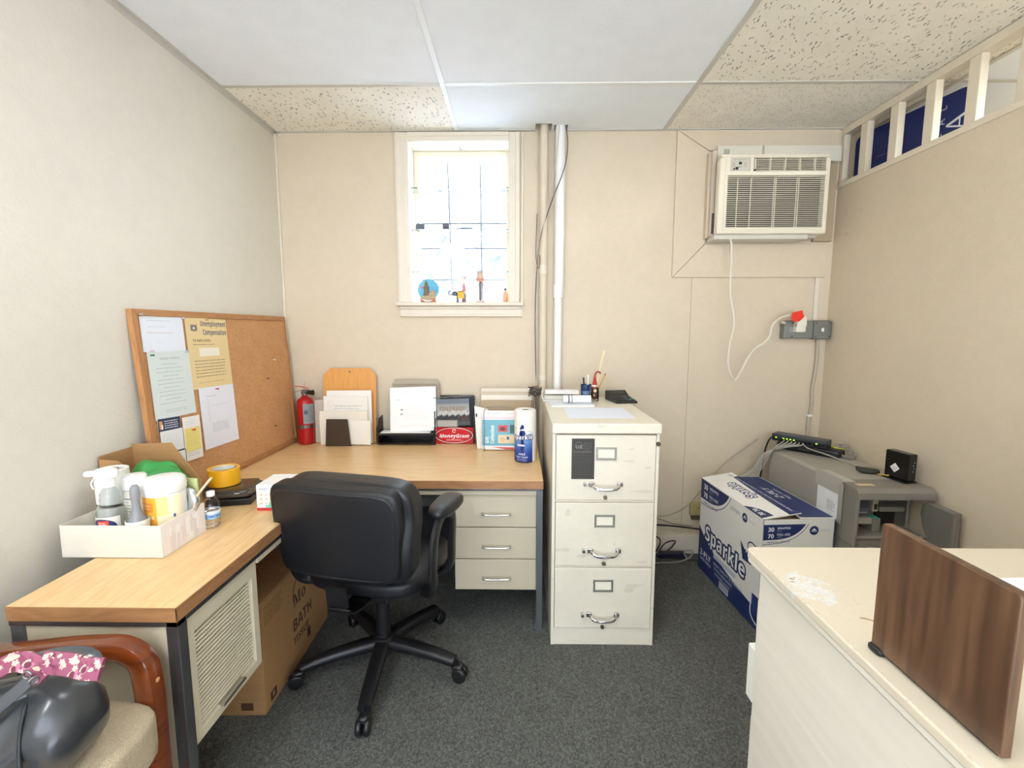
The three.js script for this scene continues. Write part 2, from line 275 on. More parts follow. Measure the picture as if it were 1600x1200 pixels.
lamp('added fill light on the ceiling beyond the slatted opening', 3.0, 1.2, 0.5, 1.1, LAMP.next, NEXTC);  // added, stands in for the daylight of the next room

// ---------------------------------------------------------------- window
{
  const t = structure('window_1', [-0.3565, 1.608, ZB]);
  const X0 = -0.657, X1 = -0.056, Y0 = 1.608, Y1 = 2.548;
  const side = (x, w, dir) => { const s = shape([[0, 0], [w, 0], [w, 0.012], [w * 0.86, 0.02], [w * 0.6, 0.0185], [w * 0.5, 0.0145], [w * 0.16, 0.0125], [w * 0.06, 0.009], [0, 0.008]]); const g = ext(s, Y1 + 0.045 - Y0); g.rotateX(-Math.PI / 2); if (dir < 0) g.scale(-1, 1, 1); return g.translate(x, Y0, 0); };
  const flip = (g) => { const q = clean(g), p = q.attributes.position; for (let i = 0; i < p.count; i += 3) { const a = [p.getX(i), p.getY(i), p.getZ(i)]; p.setXYZ(i, p.getX(i + 1), p.getY(i + 1), p.getZ(i + 1)); p.setXYZ(i + 1, ...a); } q.computeVertexNormals(); return q; };
  const casing = (g) => { g.translate(0, 0, -ZB); return g; };
  // profiles stand proud of the wall towards the room (+z)
  const left = ext(shape([[0, 0], [0, 0.02], [0.012, 0.021], [0.03, 0.017], [0.055, 0.0155], [0.066, 0.012], [0.075, 0.01], [0.075, 0]].reverse()), Y1 + 0.048 - Y0);
  left.rotateX(-Math.PI / 2).scale(1, 1, -1);
  const lg = flip(left); lg.translate(X0 - 0.075, Y0, -ZB); wobj('casing', lg, trimPaint, t, 'y');
  wobj('casing', [bw(X1, X1 + 0.052, Y0, Y1 + 0.048, ZB - 0.016, ZB, 0.003), bw(X1 + 0.036, X1 + 0.064, Y0, Y1 + 0.048, ZB - 0.021, ZB, 0.004)], trimPaint, t, 'y');
  wobj('casing', [bw(X0, X1, Y1, Y1 + 0.05, ZB - 0.0165, ZB, 0.003), bw(X0, X1, Y1 + 0.026, Y1 + 0.05, ZB - 0.021, ZB, 0.003)], trimPaint, t);
  wobj('side_batten', bw(X1 + 0.072, X1 + 0.085, Y0 - 0.09, CH - 0.006, ZB - 0.012, ZB, 0.003), trimPaint, t, 'y');
  wobj('stool', [bw(-0.745, 0.034, Y0 - 0.022, Y0, ZB - 0.05, ZB, 0.006), bw(X0 - 0.011, X1 + 0.011, Y0 - 0.011, Y0, ZB, ZB + 0.15, 0.001)], trimPaint, t);
  wobj('apron', [bw(-0.725, 0.02, Y0 - 0.082, Y0 - 0.022, ZB - 0.016, ZB, 0.003), bw(-0.727, 0.022, Y0 - 0.086, Y0 - 0.07, ZB - 0.022, ZB, 0.004), bw(-0.727, 0.022, Y0 - 0.042, Y0 - 0.022, ZB - 0.024, ZB, 0.006)], trimPaint, t);
  wobj('jamb', bw(X0 - 0.011, X0, Y0, Y1 + 0.011, ZB, ZB + 0.15, 0.001), jambPaint, t);
  wobj('jamb', bw(X1, X1 + 0.011, Y0, Y1 + 0.011, ZB, ZB + 0.15, 0.001), jambPaint, t);
  wobj('head_jamb', bw(X0, X1, Y1, Y1 + 0.011, ZB, ZB + 0.15, 0.001), jambPaint, t);
  const zs = ZB + 0.145;
  wobj('sash', [bw(X0, X0 + 0.03, Y0, Y1, zs, zs + 0.03, 0.003), bw(X1 - 0.02, X1, Y0, Y1, zs, zs + 0.03, 0.003), bw(X0 + 0.03, X1 - 0.02, Y1 - 0.03, Y1, zs, zs + 0.03, 0.003), bw(X0 + 0.03, X1 - 0.02, Y0, Y0 + 0.02, zs, zs + 0.03, 0.003)], jambPaint, t);
  wobj('pane', bw(X0 + 0.029, X1 - 0.019, Y0 + 0.019, Y1 - 0.029, zs + 0.013, zs + 0.017, 0), clear(), t);
  wobj('latch_hook', tube([V(-0.355, 2.546, ZB + 0.06), V(-0.355, 2.528, ZB + 0.055), V(-0.348, 2.52, ZB + 0.052), V(-0.345, 2.528, ZB + 0.05)], 0.002, 12, 6), steel, t);
}
// security bars outside the pane
{
  const t = thing('window_grille', 'thin dark security bars crossing outside the window pane', 'grille', [-0.35, 1.62, ZB + 0.21]);
  const Z = ZB + 0.21, bar = M(0x626d7d, 0.5, { metalness: 0.3 });
  for (const [a, b] of [[-0.453, -0.432], [-0.245, -0.235]]) wobj('bar', tube([V(a, 2.54, Z), V((a + b) / 2, 2.05, Z), V(b, 1.56, Z)], 0.0056, 8, 8), bar, t);
  for (const y of [2.333, 2.125, 1.968, 1.768]) wobj('bar', tube([V(-0.69, y, Z), V(-0.3, y + 0.001, Z), V(0.0, y, Z)], 0.0054, 8, 8), bar, t);
}
// glass shelves across the reveal
const shelfGlass = clear({ color: 0xe6f5f5, thickness: 0.006, attenuationColor: new THREE.Color(0xa8dfe2), attenuationDistance: 0.25 });
const shelfY = [2.29, 2.045, 1.795];
shelfY.forEach((y, k) => {
  const t = thing('glass_shelf', ['highest glass shelf across the window, nearly empty', 'middle glass shelf across the window, holding rock and dark cube', 'lowest glass shelf across the window, just above the figurines'][k], 'shelf', [-0.3565, y, ZB + 0.07]);
  wobj('shelf_plate', bw(-0.653, -0.060, y, y + 0.006, ZB + 0.02, ZB + 0.125, 0.001), shelfGlass, t);
  for (const [x, d] of [[-0.657, 1], [-0.056, -1]]) for (const z of [0.035, 0.11]) wobj('shelf_pin', new THREE.CylinderGeometry(0.003, 0.003, 0.012, 10).rotateZ(Math.PI / 2).translate(x + d * 0.007, y - 0.003, -(ZB + z)), whitePlastic, t);
});
// outside: corrugated well cover, stony bank
{
  const g = new THREE.PlaneGeometry(0.9, 0.16, 120, 2), p = g.attributes.position;
  g.rotateX(-Math.PI / 2); for (let i = 0; i < p.count; i++) p.setY(i, 0.008 * Math.sin(p.getX(i) * 85));
  g.computeVertexNormals();
  const sheetMat = new THREE.MeshPhysicalMaterial({ color: 0xd8f2e2, roughness: 0.6, transmission: 0.55, thickness: 0, side: THREE.DoubleSide });
  const h = new THREE.PlaneGeometry(0.08, 1.15, 2, 140), q = h.attributes.position; h.rotateY(Math.PI / 2);
  for (let i = 0; i < q.count; i++) q.setX(i, 0.006 * Math.sin(q.getY(i) * 85)); h.computeVertexNormals();
  const t = thing('window_well_cover', 'pale corrugated plastic cover around the outside of the window', 'cover', [-0.36, 2.565, ZB + 0.33]);
  obj('top_sheet', g.translate(0, 0.01, 0), sheetMat, t); obj('side_sheet', h.translate(-0.335, -0.56, 0.02), sheetMat, t);
  const bg = new THREE.PlaneGeometry(9, 5, 90, 60), b = bg.attributes.position; bg.rotateX(-R(62));
  for (let i = 0; i < b.count; i++) { const x = b.getX(i), z = b.getZ(i); b.setY(i, b.getY(i) + 0.09 * (N1(x / 9 + 0.5, (z + 3) / 6, 30, 24) - 0.5) + 0.16 * (N2(x / 9 + 0.5, (z + 3) / 6, 9, 8) - 0.5)); }
  bg.computeVertexNormals();
  const bank = structure('window_bank', [-0.4, 2.0, 6.2]);
  obj('stony_ground', bg, metresMat({ map: tex(512, 1.1, (u, v) => { const k = N1(u, v, 9, 8) * 0.5 + N2(u, v, 21, 19) * 0.5; return k > 0.63 ? [0.20, 0.24, 0.38] : k > 0.58 ? [0.32, 0.36, 0.50] : [0.66, 0.67, 0.72]; }), roughness: 0.95 }), bank);
}
// ---------------------------------------------------------------- pipes and wires beside the window
{
  const t = thing('waste_pipe', 'beige painted vertical pipe beside the window, left of the white pipe', 'pipe', [0.149, 0, 2.822]);
  obj('pipe', cyl(0.024, 0.024, 2.64, 0, 1.32, 0), metresMat({ map: wallTex([0.87, 0.81, 0.72]), roughness: 0.5 }), t);
  obj('coupling', cyl(0.0265, 0.0265, 0.05, 0, 1.80, 0), trimPaint, t); obj('coupling', cyl(0.0255, 0.0255, 0.03, 0, 1.15, 0), trimPaint, t);
  const u = thing('vent_pipe', 'white plastic vertical pipe with a wider sleeve joint halfway down', 'pipe', [0.240, 0, 2.822]);
  obj('pipe', [cyl(0.0295, 0.0295, 0.98, 0.004, 2.155, 0), cyl(0.0245, 0.0245, 1.66, 0, 0.83, 0)], whitePlastic, u);
  obj('sleeve', lathe([[0.0245, 1.63], [0.0315, 1.632], [0.0315, 1.70], [0.0295, 1.712]], 32), whitePlastic, u);
  const wm = M(0x4a4a4c, 0.5), wl = M(0xcfc6b4, 0.5);
  tag(obj('hanging_wire', tube([V(0.272, 2.6, 2.785), V(0.282, 2.50, 2.78), V(0.268, 2.38, 2.78), V(0.2, 2.2, 2.785), V(0.14, 2.02, 2.79), V(0.12, 1.9, 2.79), V(0.105, 1.7, 2.79), V(0.102, 1.45, 2.795), V(0.108, 1.2, 2.795), V(0.112, 1.08, 2.79)], 0.003, 70, 6), wm), 'dark wire crossing from the white pipe to the beige pipe', 'wire');
  tag(obj('hanging_wire', tube([V(0.235, 2.6, 2.783), V(0.22, 2.45, 2.782), V(0.19, 2.25, 2.785), V(0.148, 2.04, 2.787), V(0.118, 1.87, 2.79), V(0.112, 1.6, 2.79), V(0.116, 1.3, 2.79), V(0.11, 1.1, 2.785)], 0.0027, 70, 6), wl), 'pale wire running down from the ceiling between both pipes', 'wire');
  tag(obj('hanging_wire', tube([V(0.11, 2.12, 2.80), V(0.106, 2.0, 2.795), V(0.104, 1.88, 2.79), V(0.118, 1.80, 2.788), V(0.128, 1.85, 2.786), V(0.124, 1.88, 2.786)], 0.0022, 40, 6), M(0x6a6560, 0.6)), 'short loose wire end twisted beside the beige pipe', 'wire');
  const k = thing('cable_bundle', 'tangled knot of grey and brown cable ends beside the filing cabinet', 'cables', [0.1, 1.06, 2.74]);
  const cm = [M(0x57504a, 0.6), M(0x7d7468, 0.6), M(0x3d3935, 0.6)];
  for (let i = 0; i < 9; i++) { const a = rnd() * 6.28, pts = []; for (let j = 0; j < 7; j++) pts.push(new THREE.Vector3(Math.cos(a + j * 1.1) * 0.028 * (0.5 + rnd()), 0.01 + (rnd() - 0.4) * 0.06, 0.02 + Math.sin(a + j * 1.3) * 0.022)); obj('cable', tube(pts, 0.0024, 40, 6), cm[i % 3], k); }
  for (let i = 0; i < 3; i++) obj('cable_tail', tube([new THREE.Vector3(-0.012 + i * 0.01, 0.0, 0.02), new THREE.Vector3(-0.02 + i * 0.012, -0.1, 0.02), new THREE.Vector3(-0.008 + i * 0.006, -0.22, 0.02), new THREE.Vector3(-0.014 + i * 0.006, -0.32, 0.02)], 0.003, 24, 6), cm[(i + 1) % 3], k);
}
// ---------------------------------------------------------------- air conditioner, its frame and cord
{
  const f = structure('trim_1', [1.4, 2.2, ZB]);
  const L = 0.93, T = 2.6, B = 1.757, RR = 1.845;
  const piece = (pts) => { const g = ext(shape(pts), 0.016, 0.0015); g.translate(0, 0, -ZB); return g; };
  wobj('frame_board', piece([[L, B], [1.116, 1.952], [1.116, 2.483], [L, T]]), paint, f, 'y');
  wobj('frame_board', piece([[L + 0.004, B], [RR, B], [RR, 1.952], [1.119, 1.952]]), paint, f);
  wobj('frame_board', piece([[L + 0.004, T], [1.119, 2.486], [1.868, 2.486], [1.868, T]]), paint, f);
  const fil = M(0xd3c3ae, 0.6), fil2 = M(0xb7a488, 0.7);
  wobj('filler_strip', bw(1.118, 1.142, 1.985, 2.465, ZB - 0.075, ZB, 0.002), fil, f, 'y');
  wobj('filler_strip', bw(1.104, 1.117, 1.98, 2.46, ZB - 0.055, ZB - 0.0165, 0.002), fil, f, 'y');
  wobj('filler_strip', bw(1.755, 1.864, 1.965, 2.41, ZB - 0.03, ZB, 0.002), fil2, f, 'y');
  wobj('filler_sheet', bw(1.146, 1.855, 2.405, 2.492, ZB - 0.07, ZB - 0.064, 0.001), M(0xded8c9, 0.5), f);
  wobj('tape_strip', [bw(1.182, 1.214, 2.41, 2.472, ZB - 0.0712, ZB - 0.0698, 0), bw(1.40, 1.412, 2.43, 2.49, ZB - 0.0712, ZB - 0.0698, 0)], M(0xaaa79d, 0.6), f);
  wobj('bracket', bw(1.126, 1.144, 2.0, 2.115, ZB - 0.08, ZB - 0.0755, 0.001), M(0x6b6b6b, 0.5, { metalness: 0.5 }), f);
  for (const y of [2.025, 2.075]) wobj('screw', new THREE.CylinderGeometry(0.004, 0.004, 0.004, 10).rotateX(Math.PI / 2).translate(1.135, y, -(ZB - 0.082)), steel, f);

  const t = thing('air_conditioner', 'cream window air conditioner with ribbed grille mounted high on back wall', 'air conditioner', [1.437, 1.965, 2.73]);
  const cr = M(0xece4cf, 0.42), Z = 2.715;
  wobj('case', [bw(1.15, 1.735, 1.972, 2.405, 2.768, ZB - 0.0005, 0.004)], M(0xcfccc2, 0.5), t);
  wobj('drip_tray', bw(1.125, 1.66, 1.958, 1.984, 2.735, ZB - 0.02, 0.004), M(0xd9d5c8, 0.5), t);
  // bezel with openings for the grille, the vent and the controls; its face bows out a little
  const X0 = 1.13, X1 = 1.742, Y0 = 1.985, Y1 = 2.415;
  const bz = shape([[X0, Y0 + 0.012], [X0 + 0.02, Y0], [X1 - 0.02, Y0], [X1, Y0 + 0.012], [X1, Y1 - 0.03], [X1 - 0.03, Y1], [X0 + 0.03, Y1], [X0, Y1 - 0.03]]);
  const gx0 = 1.178, gx1 = 1.722, gy0 = 2.018, gy1 = 2.302, vx0 = 1.318, vx1 = 1.722, vy0 = 2.326, vy1 = 2.398, cx0 = 1.19, cx1 = 1.30;
  hole(bz, gx0, gx1, gy0, gy1); hole(bz, vx0, vx1, vy0, vy1); hole(bz, cx0, cx1, vy0, vy1);
  const bgm = ext(bz, 0.043); bgm.translate(0, 0, -(Z + 0.045));
  wobj('bezel', [bgm, bw(X0 - 0.002, X1 + 0.002, Y0 - 0.002, Y0 + 0.024, Z - 0.003, Z + 0.046, 0.009), bw(X0 + 0.004, X1 - 0.004, Y1 - 0.014, Y1 + 0.002, Z - 0.003, Z + 0.046, 0.007), bw(X0 - 0.002, X0 + 0.036, Y0 + 0.006, Y1 - 0.016, Z - 0.003, Z + 0.046, 0.01), bw(X1 - 0.017, X1 + 0.002, Y0 + 0.006, Y1 - 0.016, Z - 0.003, Z + 0.046, 0.007), bw(gx0 - 0.02, gx1 + 0.01, gy1 + 0.002, vy0 - 0.003, Z - 0.002, Z + 0.01, 0.003)], cr, t);
  wobj('inner_back', bw(X0 + 0.01, X1 - 0.01, Y0 + 0.01, Y1 - 0.01, Z + 0.0455, Z + 0.05, 0), M(0x2e2820, 0.9), t);
  const lv = bx(gx1 - gx0, 0.0038, 0.008, 0, 0, 0, 0.001), n = 27;
  for (let k = 0; k < n; k++) { const m = meshOf('louver', lv, cr, t); m.position.set((gx0 + gx1) / 2 - t.position.x, gy0 + (k + 0.5) * (gy1 - gy0) / n - t.position.y, -(Z + 0.011) - t.position.z); m.rotation.x = 0.12; }
  for (const x of [1.243, 1.318, 1.448, 1.458, 1.576, 1.587]) wobj('grille_rib', bw(x - 0.002, x + 0.002, gy0, gy1, Z + 0.019, Z + 0.024, 0), cr, t);
  const sv = bx(vx1 - vx0 - 0.02, 0.003, 0.012, 0, 0, 0, 0.001);
  for (let k = 0; k < 7; k++) { const m = meshOf('vent_louver', sv, cr, t); m.position.set((vx0 + 0.02 + vx1) / 2 - t.position.x, vy0 + 0.008 + k * 0.0095 - t.position.y, -(Z + 0.017) - t.position.z); }
  for (let k = 0; k < 4; k++) wobj('vent_divider', bw(vx0 + 0.095 + k * 0.083, vx0 + 0.099 + k * 0.083, vy0, vy1, Z + 0.007, Z + 0.025, 0.0005), cr, t);
  wobj('vent_lever', [bw(vx0 + 0.004, vx0 + 0.016, vy0 + 0.012, vy1 - 0.004, Z + 0.002, Z + 0.02, 0.003)], M(0xd8d2c0, 0.3), t);
  const cp = sheet('control_panel', cx1 - cx0, vy1 - vy0, printed(print(220, 144, (g) => { g.strokeStyle = '#888378'; g.lineWidth = 2; g.strokeRect(4, 4, 212, 136); g.fillStyle = '#2a2a2a'; g.fillRect(92, 42, 34, 30); words(g, 40, 20, 150, 1, 9, '#77746a', 3); lines(g, 20, 50, 50, 4, 14, '#8b887e', 4); lines(g, 150, 50, 45, 4, 14, '#8b887e', 4); lines(g, 75, 92, 80, 2, 10, '#8b887e', 4); }, '#cfcabb'), 0.4), t, 0.006);
  cp.position.set((cx0 + cx1) / 2 - t.position.x, (vy0 + vy1) / 2 - t.position.y, -(Z + 0.008) - t.position.z);
  for (const [x, w] of [[1.21, 0.008], [1.226, 0.014]]) wobj('button', bw(x - w / 2, x + w / 2, vy0 + 0.008, vy0 + 0.008 + w, Z, Z + 0.006, 0.001), darkGrey, t);
  wobj('sticker', bw(X0 - 0.0012, X0, 2.09, 2.19, Z + 0.012, Z + 0.036, 0), M(0xbf9c2c, 0.5), t);
  const cord = [V(1.21, 1.985, 2.745), V(1.225, 1.95, 2.742), V(1.232, 1.86, 2.74), V(1.232, 1.74, 2.74), V(1.238, 1.64, 2.74), V(1.262, 1.53, 2.74), V(1.268, 1.47, 2.74), V(1.25, 1.36, 2.74), V(1.247, 1.24, 2.742), V(1.27, 1.165, 2.745), V(1.293, 1.145, 2.75), V(1.33, 1.19, 2.76), V(1.375, 1.275, 2.77), V(1.42, 1.335, 2.775), V(1.47, 1.36, 2.785), V(1.505, 1.40, 2.79), V(1.525, 1.47, 2.80), V(1.56, 1.51, 2.79), V(1.62, 1.53, 2.785)];
  wobj('power_cord', tube(cord, 0.0058, 160, 8), M(0xe6dfcd, 0.45), t);
  wobj('plug', [bw(1.655, 1.71, 1.425, 1.485, 2.772, 2.815, 0.008), ext(shape([[1.655, 1.46], [1.712, 1.46], [1.712, 1.515], [1.69, 1.525], [1.665, 1.505], [1.655, 1.49]]), 0.03, 0.006).translate(0, 0, -2.80)], M(0xece6d4, 0.4), t);
  const tg = ext(shape([[1.615, 1.508], [1.632, 1.488], [1.662, 1.49], [1.69, 1.517], [1.676, 1.556], [1.618, 1.541]]), 0.0015); tg.translate(0, 0, -2.768); wobj('warning_tag', tg, orangeRed, t);
}
// surface outlet boxes and conduits
{
  const t = thing('outlet_box', 'grey metal outlet box pair with a white plug pushed in', 'outlet', [1.73, 1.39, 2.84]);
  const gm = M(0x7f827f, 0.45, { metalness: 0.45 });
  wobj('box', [bw(1.603, 1.776, 1.388, 1.497, 2.815, ZB - 0.001, 0.006)], gm, t); wobj('cover_plate', bw(1.605, 1.774, 1.391, 1.495, 2.812, 2.816, 0.003), M(0x8d908c, 0.4, { metalness: 0.5 }), t);
  wobj('junction_box', bw(1.778, 1.884, 1.385, 1.497, 2.812, ZB - 0.001, 0.008), M(0x6f7270, 0.45, { metalness: 0.45 }), t);
  wobj('cover_plate', bw(1.781, 1.88, 1.389, 1.494, 2.808, 2.8125, 0.004), M(0x858884, 0.4, { metalness: 0.5 }), t);
  for (const [x, y] of [[1.79, 1.402], [1.87, 1.402], [1.79, 1.482], [1.87, 1.482], [1.65, 1.482], [1.65, 1.402]]) wobj('screw', new THREE.CylinderGeometry(0.004, 0.004, 0.003, 8).rotateX(Math.PI / 2).translate(x, y, -2.807), darkGrey, t);
  wobj('socket', new THREE.CylinderGeometry(0.018, 0.018, 0.003, 20).rotateX(Math.PI / 2).translate(1.648, 1.443, -2.811), M(0x9a9d98, 0.4), t);
  wobj('switch_toggle', [bw(1.822, 1.836, 1.43, 1.452, 2.802, 2.809, 0.003)], whitePlastic, t);
  wobj('cord_grip', tube([V(1.575, 1.483, 2.81), V(1.59, 1.488, 2.815), V(1.606, 1.482, 2.82)], 0.009, 10, 8), M(0xd9d2c0, 0.5), t);
  tag(obj('cable_raceway', bw(1.795, 1.822, 1.498, 1.755, ZB - 0.013, ZB - 0.0005, 0.003), trimPaint), 'beige flat raceway on the wall above the outlet box', 'raceway');
  const c = thing('wall_cable', 'pale grey cable running down the corner below the outlet box', 'cable', [1.82, 0.745, 2.85]);
  wobj('cable', tube([V(1.832, 1.385, 2.85), V(1.836, 1.25, 2.852), V(1.832, 1.17, 2.853), V(1.822, 1.08, 2.853), V(1.826, 0.98, 2.853), V(1.818, 0.9, 2.853), V(1.812, 0.83, 2.853), V(1.812, 0.745, 2.84)], 0.0095, 60, 10), M(0xbdb2a0, 0.5), c);
  wobj('clip', bw(1.802, 1.828, 0.905, 0.918, 2.84, ZB - 0.0005, 0.002), whitePlastic, c);
  const j = thing('wall_jack', 'yellowed phone jack box low on the back wall beside the carton', 'wall jack', [1.15, 0.24, 2.85]);
  wobj('housing', bw(1.10, 1.185, 0.262, 0.345, ZB - 0.03, ZB - 0.0005, 0.006), M(0xb7a877, 0.5), j); wobj('base', bw(1.112, 1.185, 0.232, 0.262, ZB - 0.024, ZB - 0.0005, 0.003), M(0x5d5342, 0.6), j);
  wobj('screw', new THREE.CylinderGeometry(0.004, 0.004, 0.003, 8).rotateX(Math.PI / 2).translate(1.15, 0.315, -(ZB - 0.031)), darkGrey, j);
  const cb = (pts, r, col, label) => tag(obj('floor_cable', tube(pts, r, 60, 6), M(col, 0.6)), label, 'cable');
  cb([V(0.64, 0.17, 2.83), V(0.8, 0.2, 2.835), V(0.95, 0.195, 2.84), V(1.1, 0.18, 2.84), V(1.3, 0.15, 2.84)], 0.005, 0x1c1b1a, 'black cable strung along the back wall above the baseboard');
  cb([V(0.66, 0.12, 2.82), V(0.85, 0.24, 2.845), V(0.98, 0.265, 2.845), V(1.08, 0.325, 2.845), V(1.3, 0.60, 2.845), V(1.5, 0.76, 2.84)], 0.0032, 0xb5aa98, 'pale thin cable rising along the back wall past the jack');
  cb([V(0.66, 0.28, 2.845), V(0.84, 0.255, 2.848), V(1.0, 0.205, 2.848), V(1.12, 0.19, 2.848)], 0.0022, 0x7a6f60, 'thin brown cable crossing the pale cable low on the wall');
  cb([V(0.66, 0.006, 2.72), V(0.84, 0.03, 2.76), V(0.9, 0.12, 2.79), V(0.84, 0.15, 2.80), V(0.74, 0.1, 2.79), V(0.66, 0.04, 2.78)], 0.0045, 0x2b2623, 'dark looped cable on the carpet nearest the filing cabinet');
  cb([V(0.8, 0.006, 2.77), V(0.95, 0.05, 2.79), V(1.0, 0.11, 2.80), V(0.94, 0.09, 2.81), V(0.9, 0.02, 2.80), V(1.02, 0.008, 2.76), V(1.15, 0.012, 2.74)], 0.0045, 0x3c3836, 'black curled cable on the carpet by the baseboard');
  cb([V(0.72, 0.006, 2.69), V(0.88, 0.006, 2.72), V(1.0, 0.008, 2.73), V(1.08, 0.03, 2.75), V(1.1, 0.06, 2.77), V(1.05, 0.05, 2.78), V(1.06, 0.012, 2.75)], 0.004, 0x9d9a98, 'grey cable lying in a loop on the carpet beside the carton');
  const pb = thing('power_strip', 'dark navy power strip on the carpet against the baseboard', 'power strip', [0.98, 0.001, 2.80]);
  obj('body', bx(0.17, 0.035, 0.045, 0, 0.0185, 0, 0.006), M(0x1d1f3a, 0.45), pb); for (let k = 0; k < 4; k++) obj('socket', bx(0.024, 0.003, 0.026, -0.06 + k * 0.038, 0.0365, 0, 0.001), blackPlastic, pb);
  const rc = thing('extension_lead', 'grey cord running along the right wall above the counter', 'cord', [1.88, 0.46, 1.8]);
  wobj('cord', tube([V(1.884, 0.44, 2.05), V(1.884, 0.445, 1.95), V(1.884, 0.485, 1.85), V(1.884, 0.50, 1.78), V(1.884, 0.49, 1.72), V(1.884, 0.515, 1.6), V(1.884, 0.51, 1.4)], 0.005, 60, 6), M(0x8f8675, 0.6), rc);
}
// blue banner behind the slats
{
  const t = thing('blue_banner', 'dark blue lettered banner standing behind the wooden slats', 'banner', [2.16, 2.2, 2.62]);
  const tx = print(663, 480, (g) => { g.fillStyle = '#1f2f74'; g.fillRect(0, 0, 663, 480);
    for (const [c, x, y] of [['C', 518, 180], ['A', 529, 107], ['L', 533, 36]]) text(g, c, x, y, '54px sans-serif', '#dfe4f2', 'center', -Math.PI / 2);
    text(g, 'A', 612, 137, '150px serif', '#eef1fa', 'center', -Math.PI / 2); g.fillStyle = '#5a69a8'; g.fillRect(150, 150, 60, 8); }, '#1f2f74');
  const s = shadow(new THREE.Mesh(ext(rrect(0.62, 2.56, 0.07), 0.03, 0.006).translate(0, -1.06, 0), M(0x1f2f74, 0.5))); s.name = 'board'; t.add(s);
  const face = sheet('printed_face', 0.58, 0.42, printed(tx, 0.5), t, 0.001, M(0x1f2f74, 0.5)); face.position.set(0, -0.02, 0.0308);
  t.rotation.y = R(-80); t.position.set(2.06, 2.345, -2.575);
  const b = thing('tall_cupboard', 'dark brown cupboard top in the corner behind the slats', 'cupboard', [2.32, 0, 2.74]);
  obj('carcass', bx(0.3, 2.42, 0.2, 0, 1.21, 0, 0.004), M(0x5f4630, 0.7), b); obj('door', bx(0.28, 2.3, 0.018, 0, 1.22, 0.11, 0.004), M(0x6a4f37, 0.6), b);
}
